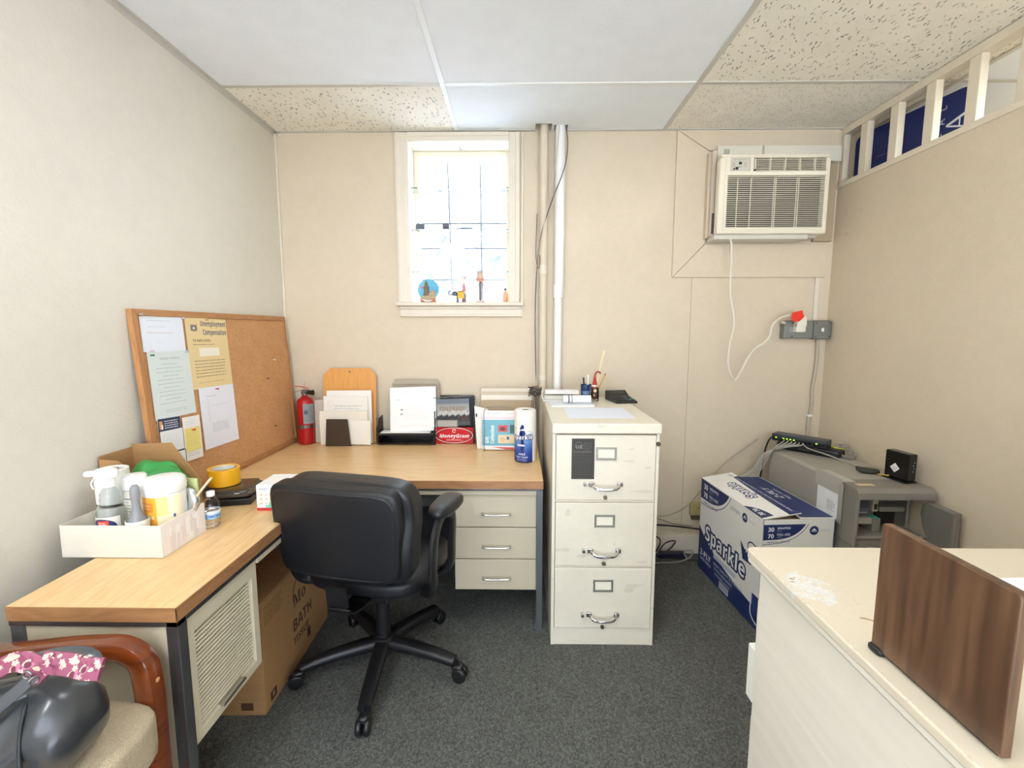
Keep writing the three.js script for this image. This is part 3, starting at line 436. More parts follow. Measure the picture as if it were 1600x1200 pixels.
// ---------------------------------------------------------------- L-shaped desk
const TOP = 0.745;
{
  const t = thing('office_desk', 'L-shaped oak topped steel desk with cream drawers and chrome trim', 'desk', [-0.65, 0, 2.4]);
  const DX0 = -1.407, DX1 = 0.117, DZ0 = 2.06, DZ1 = 2.85, RX0 = -1.29, RX1 = -0.855, RZ0 = 1.067;
  wobj('desktop', bw(DX0, DX1, 0.706, TOP, DZ0 + 0.003, DZ1, 0.0015), oakTop, t, 'x');
  wobj('edge_band', [bw(DX0, DX1, 0.706, TOP - 0.001, DZ0, DZ0 + 0.0035, 0.001), bw(DX1 - 0.002, DX1 + 0.001, 0.706, TOP - 0.001, DZ0, DZ1, 0.0005)], oakEdge, t);
  wobj('return_top', bw(RX0, RX1 - 0.003, 0.706, TOP, RZ0 + 0.003, DZ0 - 0.001, 0.0015), oakTop, t, 'z');
  wobj('edge_band', [bw(RX0, RX1, 0.706, TOP - 0.001, RZ0, RZ0 + 0.0035, 0.001), bw(RX1 - 0.0035, RX1, 0.706, TOP - 0.001, RZ0, DZ0 - 0.001, 0.001)], oakEdge, t, 'z');
  wobj('chrome_strip', [bw(RX0 + 0.002, RX1 - 0.001, 0.692, 0.7055, RZ0 + 0.002, RZ0 + 0.03, 0.001), bw(RX1 - 0.03, RX1 - 0.001, 0.692, 0.7055, RZ0 + 0.002, DZ0 - 0.002, 0.001), bw(RX1, DX1 - 0.002, 0.697, 0.7055, DZ0 + 0.002, DZ0 + 0.025, 0.001)], darkChrome, t);
  // legs: the two square posts at the free end of the return, and those of the main desk
  wobj('leg', bw(RX1 - 0.034, RX1 - 0.002, 0.0, 0.692, RZ0 + 0.004, RZ0 + 0.036, 0.002), darkChrome, t);
  wobj('leg', bw(RX0 + 0.002, RX0 + 0.034, 0.0, 0.692, RZ0 + 0.004, RZ0 + 0.036, 0.002), legSteel, t);
  wobj('leg', bw(DX1 - 0.03, DX1 - 0.001, 0.0, 0.697, DZ0 + 0.004, DZ0 + 0.034, 0.002), legSteel, t);
  wobj('leg', bw(DX1 - 0.03, DX1 - 0.001, 0.0, 0.7055, DZ1 - 0.05, DZ1 - 0.02, 0.002), legSteel, t);
  wobj('leg', bw(DX0 + 0.001, DX0 + 0.03, 0.0, 0.7055, DZ1 - 0.05, DZ1 - 0.02, 0.002), legSteel, t);
  wobj('side_panel', bw(DX1 - 0.022, DX1 - 0.012, 0.195, 0.69, DZ0 + 0.034, DZ1 - 0.05, 0.001), deskEnamel, t);
  wobj('modesty_panel', bw(DX0 + 0.03, DX1 - 0.03, 0.05, 0.7, DZ1 - 0.2, DZ1 - 0.19, 0.001), M(0x1e1e20, 0.6), t);  // near-black colour puts the kneehole shade into the panel
  wobj('end_panel', bw(RX0 + 0.034, RX1 - 0.034, 0.02, 0.692, RZ0 + 0.012, RZ0 + 0.024, 0.001), deskEnamel, t);
  wobj('apron', [bw(RX1 + 0.0, 0.088, 0.672, 0.697, DZ0 + 0.014, DZ0 + 0.03, 0.002)], deskEnamel, t);
  wobj('apron', bw(RX1 - 0.022, RX1 - 0.008, 0.668, 0.692, 1.436, DZ0 - 0.004, 0.002), tambourCream, t);
  wobj('center_drawer', bw(-0.8, -0.31, 0.6, 0.67, DZ0 + 0.05, DZ1 - 0.21, 0.003), darkGrey, t);
  // drawer pedestal
  const px0 = -0.302, px1 = 0.0875;
  wobj('pedestal', bw(px0, px1, 0.197, 0.697, DZ0 + 0.052, DZ1 - 0.205, 0.002), deskEnamel, t);
  for (const [y0, y1] of [[0.509, 0.6705], [0.351, 0.505], [0.194, 0.347]]) {
    const d = wobj('drawer', bw(px0, px1, y0, y1, DZ0 + 0.03, DZ0 + 0.0515, 0.003), deskEnamel, t);
    const h = y0 + (y1 - y0) * 0.43 + 0.0, z = DZ0 + 0.03, g = tube([V(-0.168, h, z), V(-0.168, h, z - 0.02), V(-0.164, h, z - 0.025), V(-0.04, h, z - 0.025), V(-0.036, h, z - 0.02), V(-0.036, h, z)], 0.0042, 40, 10);
    g.translate(-t.position.x, -t.position.y, -t.position.z); obj('handle', g, chrome, d);
  }
  // tambour cabinet in the return
  const Z0 = 1.105, Z1 = 1.432, Y0 = 0.318, Y1 = 0.69, X = RX1 - 0.012;
  wobj('cabinet_shell', [bw(RX0 + 0.036, X - 0.03, Y0, Y0 + 0.012, Z0, Z1, 0.001), bw(RX0 + 0.036, X - 0.03, Y0, Y1, Z1 - 0.012, Z1, 0.001), bw(RX0 + 0.036, RX0 + 0.048, Y0, Y1, Z0, Z1, 0.001), bw(RX0 + 0.048, X - 0.03, Y0 + 0.012, Y1, Z0, Z0 + 0.012, 0.001)], deskEnamel, t);
  const fr = hole(shape([[Z0, Y0], [Z1, Y0], [Z1, Y1], [Z0, Y1]]), Z0 + 0.034, Z1 - 0.03, Y0 + 0.03, Y1 - 0.055);
  const fg = ext(fr, 0.03, 0.002); fg.rotateY(Math.PI / 2); fg.translate(X - 0.03, 0, 0); wobj('cabinet_frame', fg, tambourCream, t);
  const n = 23, y0 = Y0 + 0.031, y1 = Y1 - 0.056, pitch = (y1 - y0) / n, sl = bx(0.013, pitch * 0.68, Z1 - Z0 - 0.066, 0, 0, 0, 0.004);
  for (let k = 0; k < n; k++) { const m = meshOf('slat', sl, tambourCream, t); m.position.set(X - 0.014 - t.position.x, y0 + (k + 0.5) * pitch, -(Z0 + Z1 + 0.004) / 2 - t.position.z); }
  wobj('backing', bw(X - 0.024, X - 0.022, y0, y1, Z0 + 0.034, Z1 - 0.03, 0), M(0x5e5745, 0.8), t);  // darkened to paint in the shade between the slats
  wobj('pull', bw(X - 0.008, X + 0.012, Y0 + 0.026, Y0 + 0.034, 1.215, 1.325, 0.002), chrome, t);
}
// ---------------------------------------------------------------- filing cabinet
{
  const X0 = 0.151, X1 = 0.617, Z0 = 1.967, Z1 = 2.765, H = 1.037;
  const t = thing('filing_cabinet', 'off-white three drawer metal filing cabinet with chrome bow handles', 'filing cabinet', [(X0 + X1) / 2, 0, Z0]);
  wobj('body', [bw(X0, X1, 0.0, H - 0.04, Z0 + 0.022, Z1, 0.003), bw(X0, X0 + 0.0135, 0, H - 0.04, Z0 + 0.002, Z0 + 0.03, 0.001), bw(X1 - 0.0135, X1, 0, H - 0.04, Z0 + 0.002, Z0 + 0.03, 0.001),
    bw(X0 + 0.013, X1 - 0.013, 0, 0.083, Z0 + 0.005, Z0 + 0.03, 0.001), bw(X0 + 0.013, X1 - 0.013, 0.376, 0.382, Z0 + 0.004, Z0 + 0.03, 0.001), bw(X0 + 0.013, X1 - 0.013, 0.681, 0.689, Z0 + 0.004, Z0 + 0.03, 0.001)], cabEnamel, t);
  wobj('lid', bw(X0 - 0.003, X1 + 0.005, H - 0.046, H, Z0 - 0.012, Z1, 0.006), cabEnamel, t);
  const xc = 0.385;
  for (const [y0, y1] of [[0.691, 0.985], [0.3845, 0.679], [0.086, 0.3745]]) {
    const d = wobj('drawer', bw(X0 + 0.0155, X1 - 0.0155, y0, y1, Z0 - 0.002, Z0 + 0.021, 0.003), cabEnamel, t);
    const add = (name, g, m) => { const q = mg(g); q.translate(-t.position.x, -t.position.y, -t.position.z); return obj(name, q, m, d); };
    const ly = y1 - 0.083, z = Z0 - 0.002;
    const fr = ext(hole(shape([[-0.045, -0.029], [0.045, -0.029], [0.045, 0.029], [-0.045, 0.029]]), -0.036, 0.036, -0.019, 0.02), 0.004, 0.001); fr.translate(xc, ly, -z); add('label_holder', fr, M(0xa5a499, 0.35, { metalness: 0.7 }));
    add('label_card', bw(xc - 0.0365, xc + 0.0365, ly - 0.0195, ly + 0.0205, z - 0.0012, z, 0), M(0xefe9d6, 0.7));
    const hy = y1 - 0.222, q = [V(xc - 0.062, hy + 0.004, z - 0.004), V(xc - 0.058, hy + 0.002, z - 0.02), V(xc - 0.045, hy - 0.008, z - 0.034), V(xc - 0.02, hy - 0.012, z - 0.038), V(xc + 0.02, hy - 0.012, z - 0.038), V(xc + 0.045, hy - 0.008, z - 0.034), V(xc + 0.058, hy + 0.002, z - 0.02), V(xc + 0.062, hy + 0.004, z - 0.004)];
    add('handle', [sweep(q, roundSection(0.011, 0.007, 3, 12), new THREE.Vector3(0, 0, 1), 40), bw(xc - 0.075, xc - 0.05, hy - 0.008, hy + 0.014, z - 0.012, z, 0.004), bw(xc + 0.05, xc + 0.075, hy - 0.008, hy + 0.014, z - 0.012, z, 0.004)], chrome);
    add('latch_button', [new THREE.CylinderGeometry(0.007, 0.008, 0.022, 16).rotateX(Math.PI / 2).translate(xc - 0.093, hy + 0.004, -(z - 0.011))], chrome);
    const lk = new THREE.CylinderGeometry(0.0085, 0.0095, 0.008, 20).rotateX(Math.PI / 2).translate(xc + 0.0, y1 - 0.281, -(z - 0.004)); add('lock', [lk, bx(0.002, 0.008, 0.002, xc, y1 - 0.281, -(z - 0.0085), 0)], M(0x8c8471, 0.3, { metalness: 0.8 }));
  }
  wobj('lock', [new THREE.CylinderGeometry(0.009, 0.01, 0.008, 20).rotateX(Math.PI / 2).translate(X1 - 0.006, 0.945, -(Z0 - 0.002))], M(0x6f6a5c, 0.3, { metalness: 0.8 }), t);
  // notice stuck on the top drawer
  const n = sheet('magnet_notice', 0.1, 0.182, printed(print(200, 364, (g) => {
    g.strokeStyle = '#5d5a56'; g.lineWidth = 3; g.strokeRect(4, 4, 192, 356); g.fillStyle = '#6e6b66'; text(g, 'OK', 66, 74, 'bold 44px serif', '#8d8a84', 'center'); g.beginPath(); g.arc(60, 58, 26, 0, 7); g.strokeStyle = '#827f79'; g.stroke();
    words(g, 104, 40, 84, 5, 15, '#66635f', 4); words(g, 16, 112, 170, 2, 10, '#77746e', 4); words(g, 16, 150, 168, 9, 21, '#575450', 4); }, '#3a3735'), 0.5), null, 0.0012, M(0x3a3735, 0.5));
  n.position.set(0.284, 0.8785, -(Z0 - 0.0032)); tag(n, 'dark grey printed notice stuck on the top file drawer', 'notice');
}
// ---------------------------------------------------------------- on the filing cabinet
{
  const H = 1.037;
  const s = sheet('paper_sheet', 0.305, 0.29, printed(print(256, 256, (g) => { lines(g, 30, 40, 150, 6, 30, '#e6eaf6', 3); }, '#e9eefb')), null, 0.0008); s.rotation.set(-Math.PI / 2, 0, 0.0); s.position.set(0.388, H + 0.0008, -2.225); tag(s, 'loose pale bluish sheet lying flat on the filing cabinet', 'paper');
  const bk = thing('booklet', 'white printed booklet lying at the left front of the filing cabinet', 'booklet', [0.285, H, 2.45], 3);
  obj('pages', [bx(0.225, 0.009, 0.12, 0, 0.0048, 0, 0.001)], paper, bk); obj('cover', bx(0.23, 0.002, 0.125, 0.002, 0.0105, 0, 0.0005), M(0xe3e9ef, 0.5), bk);
  const rl = thing('paper_roll', 'white roll of register paper lying on the booklet', 'paper roll', [0.315, H + 0.012, 2.452], 3);
  obj('roll', new THREE.CylinderGeometry(0.021, 0.021, 0.15, 28).rotateZ(Math.PI / 2).translate(0.0, 0.021, 0), paper, rl); obj('printed_band', new THREE.CylinderGeometry(0.0213, 0.0213, 0.008, 28).rotateZ(Math.PI / 2).translate(-0.045, 0.021, 0), M(0x6f757b, 0.6), rl); obj('printed_band', new THREE.CylinderGeometry(0.0213, 0.0213, 0.006, 28).rotateZ(Math.PI / 2).translate(-0.028, 0.021, 0), M(0x8d9399, 0.6), rl);
  const st = thing('receipt_stack', 'stack of rolled and folded receipts at the back corner', 'papers', [0.25, H, 2.615], -4);
  for (let k = 0; k < 4; k++) obj('receipt', bx(0.17 + 0.012 * (k % 2), 0.008, 0.085, 0.004 * k - 0.02, 0.0045 + k * 0.0088, 0.002 * k, 0.003), k % 2 ? M(0xdcd9cf, 0.8) : paper, st);
  obj('curled_sheet', [sweep([new THREE.Vector3(0, 0.044, 0.04), new THREE.Vector3(0, 0.06, 0.02), new THREE.Vector3(0, 0.064, -0.01), new THREE.Vector3(0, 0.05, -0.035), new THREE.Vector3(0, 0.038, -0.04)], flat(0.19, 0.001), new THREE.Vector3(0, 1, 0.2), 16)], printed(print(128, 64, (g) => words(g, 6, 8, 110, 6, 9, '#c9b4b8', 2), '#f6f2f1')), st);
  obj('loop', tube([new THREE.Vector3(-0.1, 0.0, 0.05), new THREE.Vector3(-0.112, 0.03, 0.05), new THREE.Vector3(-0.11, 0.058, 0.03), new THREE.Vector3(-0.095, 0.062, 0.0)], 0.0028, 24, 6), whitePlastic, st);
  const cup = thing('pen_cup', 'dark blue tumbler of pens at the back of the filing cabinet', 'cup', [0.396, H, 2.67]);
  obj('tumbler', lathe([[0, 0], [0.027, 0.001], [0.029, 0.004], [0.031, 0.088], [0.0295, 0.088], [0.0275, 0.006], [0, 0.005]], 28), M(0x24406f, 0.25), cup); obj('printed_band', wrapLabel(0.0301, 0.02, -0.9, 0.9, 0.042), M(0x7896c4, 0.4), cup);
  const stick = (name, label, cat, base, tip, r, m, tipMat) => { const o = thing(name, label, cat, base); const d = new THREE.Vector3(tip[0] - base[0], tip[1] - base[1], -(tip[2] - base[2])); obj('shaft', tube([new THREE.Vector3(), d.clone().multiplyScalar(0.5), d], r, 4, 10), m, o); if (tipMat) obj('end', ball(r * 1.15, d.x, d.y, d.z, 1, 1.4, 1, 10), tipMat, o); return o; };
  stick('pen', 'black pen standing in the blue tumbler', 'pen', [0.392, H + 0.006, 2.675], [0.381, H + 0.123, 2.67], 0.0042, blackPlastic, blackGloss);
  stick('marker', 'white capped marker standing in the blue tumbler', 'pen', [0.404, H + 0.006, 2.675], [0.406, H + 0.135, 2.66], 0.0065, whitePlastic, whitePlastic);
  const jar = thing('figure_jar', 'clear jar printed with a small brown and black figure', 'jar', [0.43, H, 2.585]);
  obj('glass', lathe([[0, 0], [0.024, 0.001], [0.026, 0.005], [0.026, 0.088], [0.0245, 0.088], [0.0245, 0.008], [0, 0.006]], 28), clear({ thickness: 0.002 }), jar);
  const fig = print(256, 256, (g) => { g.clearRect(0, 0, 256, 256); g.fillStyle = '#3a2418'; g.fillRect(60, 120, 136, 110); g.fillStyle = '#e9c9a0'; g.beginPath(); g.arc(130, 60, 46, 0, 7); g.fill(); g.fillStyle = '#7a4a24'; g.beginPath(); g.arc(130, 36, 42, 3.1, 6.3); g.fill(); g.fillStyle = '#d0a460'; g.fillRect(90, 150, 30, 40); g.fillStyle = '#8a2b22'; g.fillRect(140, 140, 34, 60); g.fillStyle = '#1d1a1c'; g.fillRect(70, 200, 120, 40); }, '#6d5136');
  obj('printed_figure', wrapLabel(0.0263, 0.062, -0.9 , 0.95, 0.05), printed(fig, 0.5), jar);
  const cane = thing('red_cane_pen', 'red pen shaped like a hooked cane standing in the jar', 'pen', [0.432, H + 0.01, 2.585]);
  obj('barrel', lathe([[0, 0], [0.006, 0], [0.007, 0.03], [0.016, 0.075], [0.0145, 0.085], [0.011, 0.10], [0.006, 0.132], [0, 0.134]], 18).translate(0, 0, 0), M(0xbf1f18, 0.3), cane);
  obj('hook', tube([new THREE.Vector3(0, 0.13, 0), new THREE.Vector3(0.002, 0.146, 0), new THREE.Vector3(0.012, 0.158, 0), new THREE.Vector3(0.026, 0.157, 0), new THREE.Vector3(0.031, 0.148, 0)], 0.005, 20, 8), M(0x9c2a1c, 0.35), cane); obj('white_band', cyl(0.0152, 0.0158, 0.008, 0, 0.081, 0), white, cane);
  stick('wooden_stick', 'long pale flat wooden stick leaning out of the jar', 'stick', [0.425, H + 0.008, 2.60], [0.495, H + 0.285, 2.66], 0.0068, M(0xecdcae, 0.6));
  stick('pencil', 'yellow pencil leaning right out of the jar', 'pencil', [0.425, H + 0.008, 2.585], [0.492, H + 0.152, 2.60], 0.0036, M(0xd99a2b, 0.4), blackPlastic);
  const calc = thing('calculator', 'black desk calculator with a tilted display on the filing cabinet', 'calculator', [0.585, H, 2.60], 9);
  const prof = shape([[-0.09, 0], [0.09, 0], [0.09, 0.012], [-0.03, 0.026], [-0.09, 0.052]]); const cg = ext(prof, 0.125, 0.004); cg.rotateY(-Math.PI / 2); cg.translate(0.0625, 0, 0); cg.scale(1, 1, 1);
  obj('case', cg, blackPlastic, calc);
  const ang = Math.atan2(0.014, 0.12), km = [M(0x2b2d31, 0.5), M(0x18a59a, 0.45), M(0x54575c, 0.5)], kg = bx(0.016, 0.006, 0.012, 0, 0, 0, 0.002);
  for (let r = 0; r < 5; r++) for (let c = 0; c < 5; c++) { const z = -0.012 + r * 0.02, m = meshOf('key', kg, c === 4 && r === 3 ? km[1] : (c === 3 ? km[2] : km[0]), calc); m.position.set(-0.044 + c * 0.022, 0.0215 - z * 0.1167 + 0.003, z); m.rotation.x = ang; }
  const ds = obj('display', bx(0.09, 0.002, 0.026, 0, 0, 0, 0), M(0x2b302c, 0.12), calc); ds.position.set(0, 0.0405, -0.062); ds.rotation.x = Math.atan2(0.026, 0.06);
}
// ---------------------------------------------------------------- things along the back of the desk
{
  // fire extinguisher
  const t = thing('fire_extinguisher', 'red fire extinguisher with steel strap standing in the desk corner', 'fire extinguisher', [-1.303, TOP, 2.765]);
  obj('cylinder', lathe([[0, 0], [0.044, 0], [0.047, 0.004], [0.047, 0.008], [0.0485, 0.012], [0.0485, 0.245], [0.046, 0.265], [0.036, 0.28], [0.02, 0.288], [0.016, 0.30], [0, 0.30]], 36), red, t);
  obj('strap', [cyl(0.0497, 0.0497, 0.018, 0, 0.112, 0, 36), bx(0.02, 0.026, 0.008, -0.004, 0.112, 0.05, 0.002)], steel, t);
  obj('label', wrapLabel(0.0489, 0.12, 0.15, 1.6, 0.19), printed(print(200, 220, (g) => { g.fillStyle = '#9aa3a6'; g.fillRect(0, 0, 200, 220); words(g, 14, 16, 170, 16, 12, '#4f575b', 4); g.fillStyle = '#5b6468'; g.fillRect(14, 70, 60, 40); }, '#9aa3a6'), 0.4), t);
  obj('valve', [cyl(0.013, 0.015, 0.03, 0, 0.312, 0), bx(0.045, 0.016, 0.018, 0.01, 0.326, 0, 0.003), new THREE.CylinderGeometry(0.012, 0.012, 0.012, 18).rotateX(Math.PI / 2).translate(0.0, 0.318, 0.018)], steel, t);
  obj('nozzle', [new THREE.CylinderGeometry(0.011, 0.016, 0.035, 18).rotateZ(Math.PI / 2).translate(0.042, 0.318, 0.012)], blackPlastic, t);
  obj('lever', [sweep([new THREE.Vector3(0.02, 0.342, 0), new THREE.Vector3(-0.02, 0.352, 0), new THREE.Vector3(-0.055, 0.356, 0)], flat(0.016, 0.004), new THREE.Vector3(0, 1, 0), 10)], M(0xd9574f, 0.4), t);
  obj('handle', [sweep([new THREE.Vector3(0.0, 0.332, 0), new THREE.Vector3(-0.03, 0.328, 0), new THREE.Vector3(-0.06, 0.318, 0)], flat(0.016, 0.004), new THREE.Vector3(0, 1, 0), 10)], steel, t);
  obj('pull_pin', tube([new THREE.Vector3(0.0, 0.336, 0.01), new THREE.Vector3(0.006, 0.36, 0.012), new THREE.Vector3(0.012, 0.385, 0.008)], 0.0016, 12, 6), M(0xd98d80, 0.4), t);
  // orange clipboard leaning on the wall
  const cbd = thing('orange_board', 'plain orange wooden board with clipped corners leaning on back wall', 'board', [-1.045, TOP, 2.79]);
  const w = 0.165, bs = shape([[-w, 0], [w, 0], [w, 0.415], [w - 0.04, 0.462], [-w + 0.045, 0.462], [-w, 0.42]]); obj('board', ext(bs, 0.008, 0.002), wood(rgb(0xe8a95c), rgb(0xdf9c4e), rgb(0xc98740), 256, 0.5, 0.6, { roughness: 0.4 }), cbd, 'y'); cbd.rotation.x = -0.10;
  obj('rivet', new THREE.CylinderGeometry(0.006, 0.006, 0.002, 12).rotateX(Math.PI / 2).translate(0.0, 0.44, 0.009), steel, cbd);
  // letter holder with post
  const lh = thing('letter_holder', 'dark brown metal letter holder with a trapezoid front plate', 'letter holder', [-1.082, TOP, 2.715]);
  const fp = ext(shape([[-0.077, 0], [0.077, 0], [0.062, 0.165], [-0.066, 0.165]]), 0.004, 0.001); obj('front_plate', fp.translate(0, 0, 0.018), M(0x43352b, 0.4), lh);
  obj('base_plate', bx(0.15, 0.003, 0.075, 0, 0.0018, -0.022, 0.001), M(0x3a2e26, 0.5), lh); obj('back_plate', bx(0.15, 0.15, 0.003, 0, 0.077, -0.058, 0.001), M(0x3a2e26, 0.5), lh);
  const post = (name, label, cat, x, y, z, w2, h2, roll, lean, tx, th = 0.004) => { const m = sheet(name, w2, h2, tx, null, th, paperWarm); m.position.set(x, TOP + y + h2 / 2, -z); m.rotation.set(-lean, 0, roll); return tag(m, label, cat); };
  const txt = (col, bg) => printed(print(256, 256, (g) => { words(g, 60, 50, 160, 2, 14, col, 3); words(g, 40, 96, 190, 5, 12, col, 2); g.strokeStyle = col; g.beginPath(); g.arc(40, 40, 16, 0, 7); g.stroke(); }, bg));
  post('printed_letter', 'tallest white letter in the brown letter holder', 'letter', -1.032, 0.004, 2.765, 0.275, 0.325, 0.008, 0.03, txt('#d9d2c9', '#f5f1ea'));
  post('printed_letter', 'shorter letter with a round mark in the letter holder', 'letter', -1.05, 0.004, 2.752, 0.27, 0.29, -0.01, 0.03, txt('#bdbab6', '#f3efe7'));
  post('envelope', 'wide cream envelope in front within the brown letter holder', 'envelope', -1.055, 0.004, 2.728, 0.29, 0.205, 0.012, 0.03, printed(print(64, 64, () => {}, '#f3ecdd')), 0.006);
  post('envelope', 'short white envelope sticking out right of the letter holder', 'envelope', -0.975, 0.006, 2.716, 0.17, 0.15, -0.02, 0.02, printed(print(64, 64, () => {}, '#f8f4ec')), 0.004);
  post('folded_paper', 'small folded cream paper left of the brown front plate', 'paper', -1.155, 0.03, 2.738, 0.10, 0.15, 0.02, 0.02, printed(print(64, 64, () => {}, '#efe7d6')), 0.012);
  post('grey_folder', 'pale grey folder standing behind the letters on the left', 'folder', -1.19, 0.002, 2.785, 0.13, 0.265, 0, 0.02, printed(print(64, 64, () => {}, '#cfc6b6')), 0.003);
  // black letter tray
  const tr = thing('letter_tray', 'black plastic letter tray with a sloping cut front', 'letter tray', [-0.68, TOP, 2.735]);
  const sidep = () => ext(shape([[-0.012, 0.012], [0.11, 0.012], [0.11, 0.165], [0.035, 0.158], [0.02, 0.125], [-0.012, 0.10]]), 0.005, 0.001).rotateY(Math.PI / 2);
  obj('side', sidep().translate(-0.176, 0, 0), blackPlastic, tr); obj('side', sidep().translate(0.171, 0, 0), blackPlastic, tr);
  obj('tray_floor', [bx(0.352, 0.004, 0.12, 0, 0.072, -0.047, 0.001), bx(0.352, 0.014, 0.006, 0, 0.066, 0.01, 0.002)], blackPlastic, tr);
  obj('lower_tray', [bx(0.345, 0.006, 0.12, 0, 0.012, -0.045, 0.002), bx(0.34, 0.05, 0.004, 0, 0.04, -0.1, 0.001)], blackGloss, tr);
  for (const x of [-0.16, 0.16]) obj('foot', bx(0.03, 0.01, 0.1, x, 0.005, -0.045, 0.002), blackPlastic, tr);
  obj('side_post', [bx(0.01, 0.06, 0.01, -0.171, 0.042, 0.008, 0.002), bx(0.01, 0.06, 0.01, 0.171, 0.042, 0.008, 0.002)], blackPlastic, tr);
  const fs = sheet('form_sheet', 0.283, 0.272, printed(print(512, 600, (g) => { g.fillStyle = '#fbf9f9'; g.fillRect(0, 0, 512, 600); words(g, 130, 60, 300, 1, 10, '#e6bcb9', 4); words(g, 250, 90, 120, 1, 10, '#eebab4', 3); words(g, 60, 160, 70, 2, 12, '#f0958c', 4); g.fillStyle = '#333'; g.fillRect(118, 300, 26, 12); g.fillRect(118, 356, 24, 6); g.fillRect(116, 362, 6, 16); g.fillRect(136, 362, 6, 16); words(g, 165, 280, 220, 2, 18, '#eecbc6', 3); words(g, 165, 340, 270, 5, 24, '#ecd0cc', 3); words(g, 100, 520, 330, 2, 14, '#f0c5bf', 3); })), null, 0.0012);
  fs.position.set(-0.646, TOP + 0.212, -2.785); fs.rotation.set(-0.2, 0, 0.035); tag(fs, 'large white printed form leaning in the black letter tray', 'form');
  const fl = sheet('white_sheet', 0.3, 0.088, printed(print(32, 32, () => {}, '#f6f5f3')), null, 0.003); fl.rotation.set(-Math.PI / 2, 0, 0.02); fl.position.set(-0.685, TOP + 0.0765, -2.765); tag(fl, 'white sheets lying flat in the black letter tray', 'paper');
  const fd = thing('grey_box_lid', 'grey cardboard box lid with folded top behind the tray', 'box lid', [-0.635, TOP + 0.04, 2.832]); obj('panel', bx(0.296, 0.32, 0.004, 0, 0.16, 0, 0.001), greyCard, fd); obj('flap', ext(shape([[-0.148, 0.322], [0.148, 0.322], [0.132, 0.35], [-0.132, 0.35]]), 0.004, 0.0005), M(0xb4aa98, 0.8), fd);
  // brochure holder
  const mh = thing('brochure_holder', 'black brochure holder with a red printed front panel', 'brochure holder', [-0.392, TOP, 2.80]);
  obj('back_plate', [bx(0.243, 0.29, 0.004, 0, 0.147, -0.035, 0.0015)], blackPlastic, mh); obj('base', bx(0.243, 0.006, 0.075, 0, 0.003, 0, 0.002), blackPlastic, mh); for (const x of [-0.119, 0.119]) obj('side', bx(0.005, 0.2, 0.07, x, 0.1, 0, 0.001), blackPlastic, mh);
  const mgp = print(640, 272, (g, W, H) => {
    g.fillStyle = '#c4141d'; g.fillRect(0, 0, W, H); g.fillStyle = '#f4f0ee'; g.beginPath(); g.ellipse(W / 2, H / 2, 312, 130, 0, 0, 7); g.fill(); g.fillStyle = '#151214'; g.beginPath(); g.ellipse(W / 2, H / 2, 302, 121, 0, 0, 7); g.fill(); g.fillStyle = '#d0161f'; g.beginPath(); g.ellipse(W / 2, H / 2, 282, 117, 0, 0, 7); g.fill();
    text(g, 'MoneyGram', W / 2, 145, 'italic bold 84px sans-serif', '#ffffff', 'center'); g.strokeStyle = '#fff'; g.lineWidth = 9; g.beginPath(); g.arc(W / 2, 60, 26, 0.6, 5.6); g.stroke(); g.beginPath(); g.moveTo(W / 2 + 30, 42); g.lineTo(W / 2 + 6, 40); g.lineTo(W / 2 + 28, 64); g.closePath(); g.fillStyle = '#fff'; g.fill(); words(g, 190, 200, 270, 2, 16, '#f6dcdc', 6); });
  const sg = sheet('front_panel', 0.236, 0.1, printed(mgp, 0.25), mh, 0.003, M(0x9c1018, 0.4)); sg.position.set(0, 0.053, 0.0385);
  const pc = thing('postcard_bag', 'clear zip bag holding a mountain postcard in the black holder', 'postcard', [-0.4, TOP + 0.092, 2.79]);
  const co = print(512, 384, (g, W, H) => { const q = g.createLinearGradient(0, 0, 0, 200); q.addColorStop(0, '#8f99a3'); q.addColorStop(1, '#b9b6ae'); g.fillStyle = q; g.fillRect(0, 0, W, H); g.fillStyle = '#77818c'; g.fillRect(0, 0, W, 70); g.fillStyle = '#d0cfcb'; g.beginPath(); g.moveTo(0, 230); for (let i = 0; i <= 16; i++) g.lineTo(i * 32, 215 - (i % 3) * 22 - (i % 5) * 9); g.lineTo(W, 300); g.lineTo(0, 300); g.fill(); g.fillStyle = '#33383a'; g.beginPath(); g.moveTo(0, 300); for (let i = 0; i <= 40; i++) g.lineTo(i * 13, 262 - (i % 2) * 26 - (i % 7) * 5); g.lineTo(W, H); g.lineTo(0, H); g.fill(); g.fillStyle = '#5a4038'; g.fillRect(380, 250, 110, 70); g.fillStyle = '#41525e'; g.fillRect(300, 330, 212, 54); text(g, 'COLORADO', W / 2 - 6, 140, 'bold 76px sans-serif', '#5f615f', 'center'); text(g, 'COLORADO', W / 2 - 8, 138, 'bold 76px sans-serif', '#a48a72', 'center'); });
  const pcard = sheet('postcard', 0.2, 0.165, printed(co, 0.35), pc, 0.001); pcard.position.set(0.0, 0.1, -0.002); pcard.rotation.z = 0.03; obj('bag', bx(0.222, 0.2, 0.0006, 0.0, 0.103, 0.003, 0), clear({ roughness: 0.12 }), pc).rotation.z = 0.05;
  obj('zip_strip', bx(0.21, 0.006, 0.003, -0.006, 0.196, 0.003, 0.001), clear({ roughness: 0.3, color: 0xe6eaee }), pc).rotation.z = 0.06;
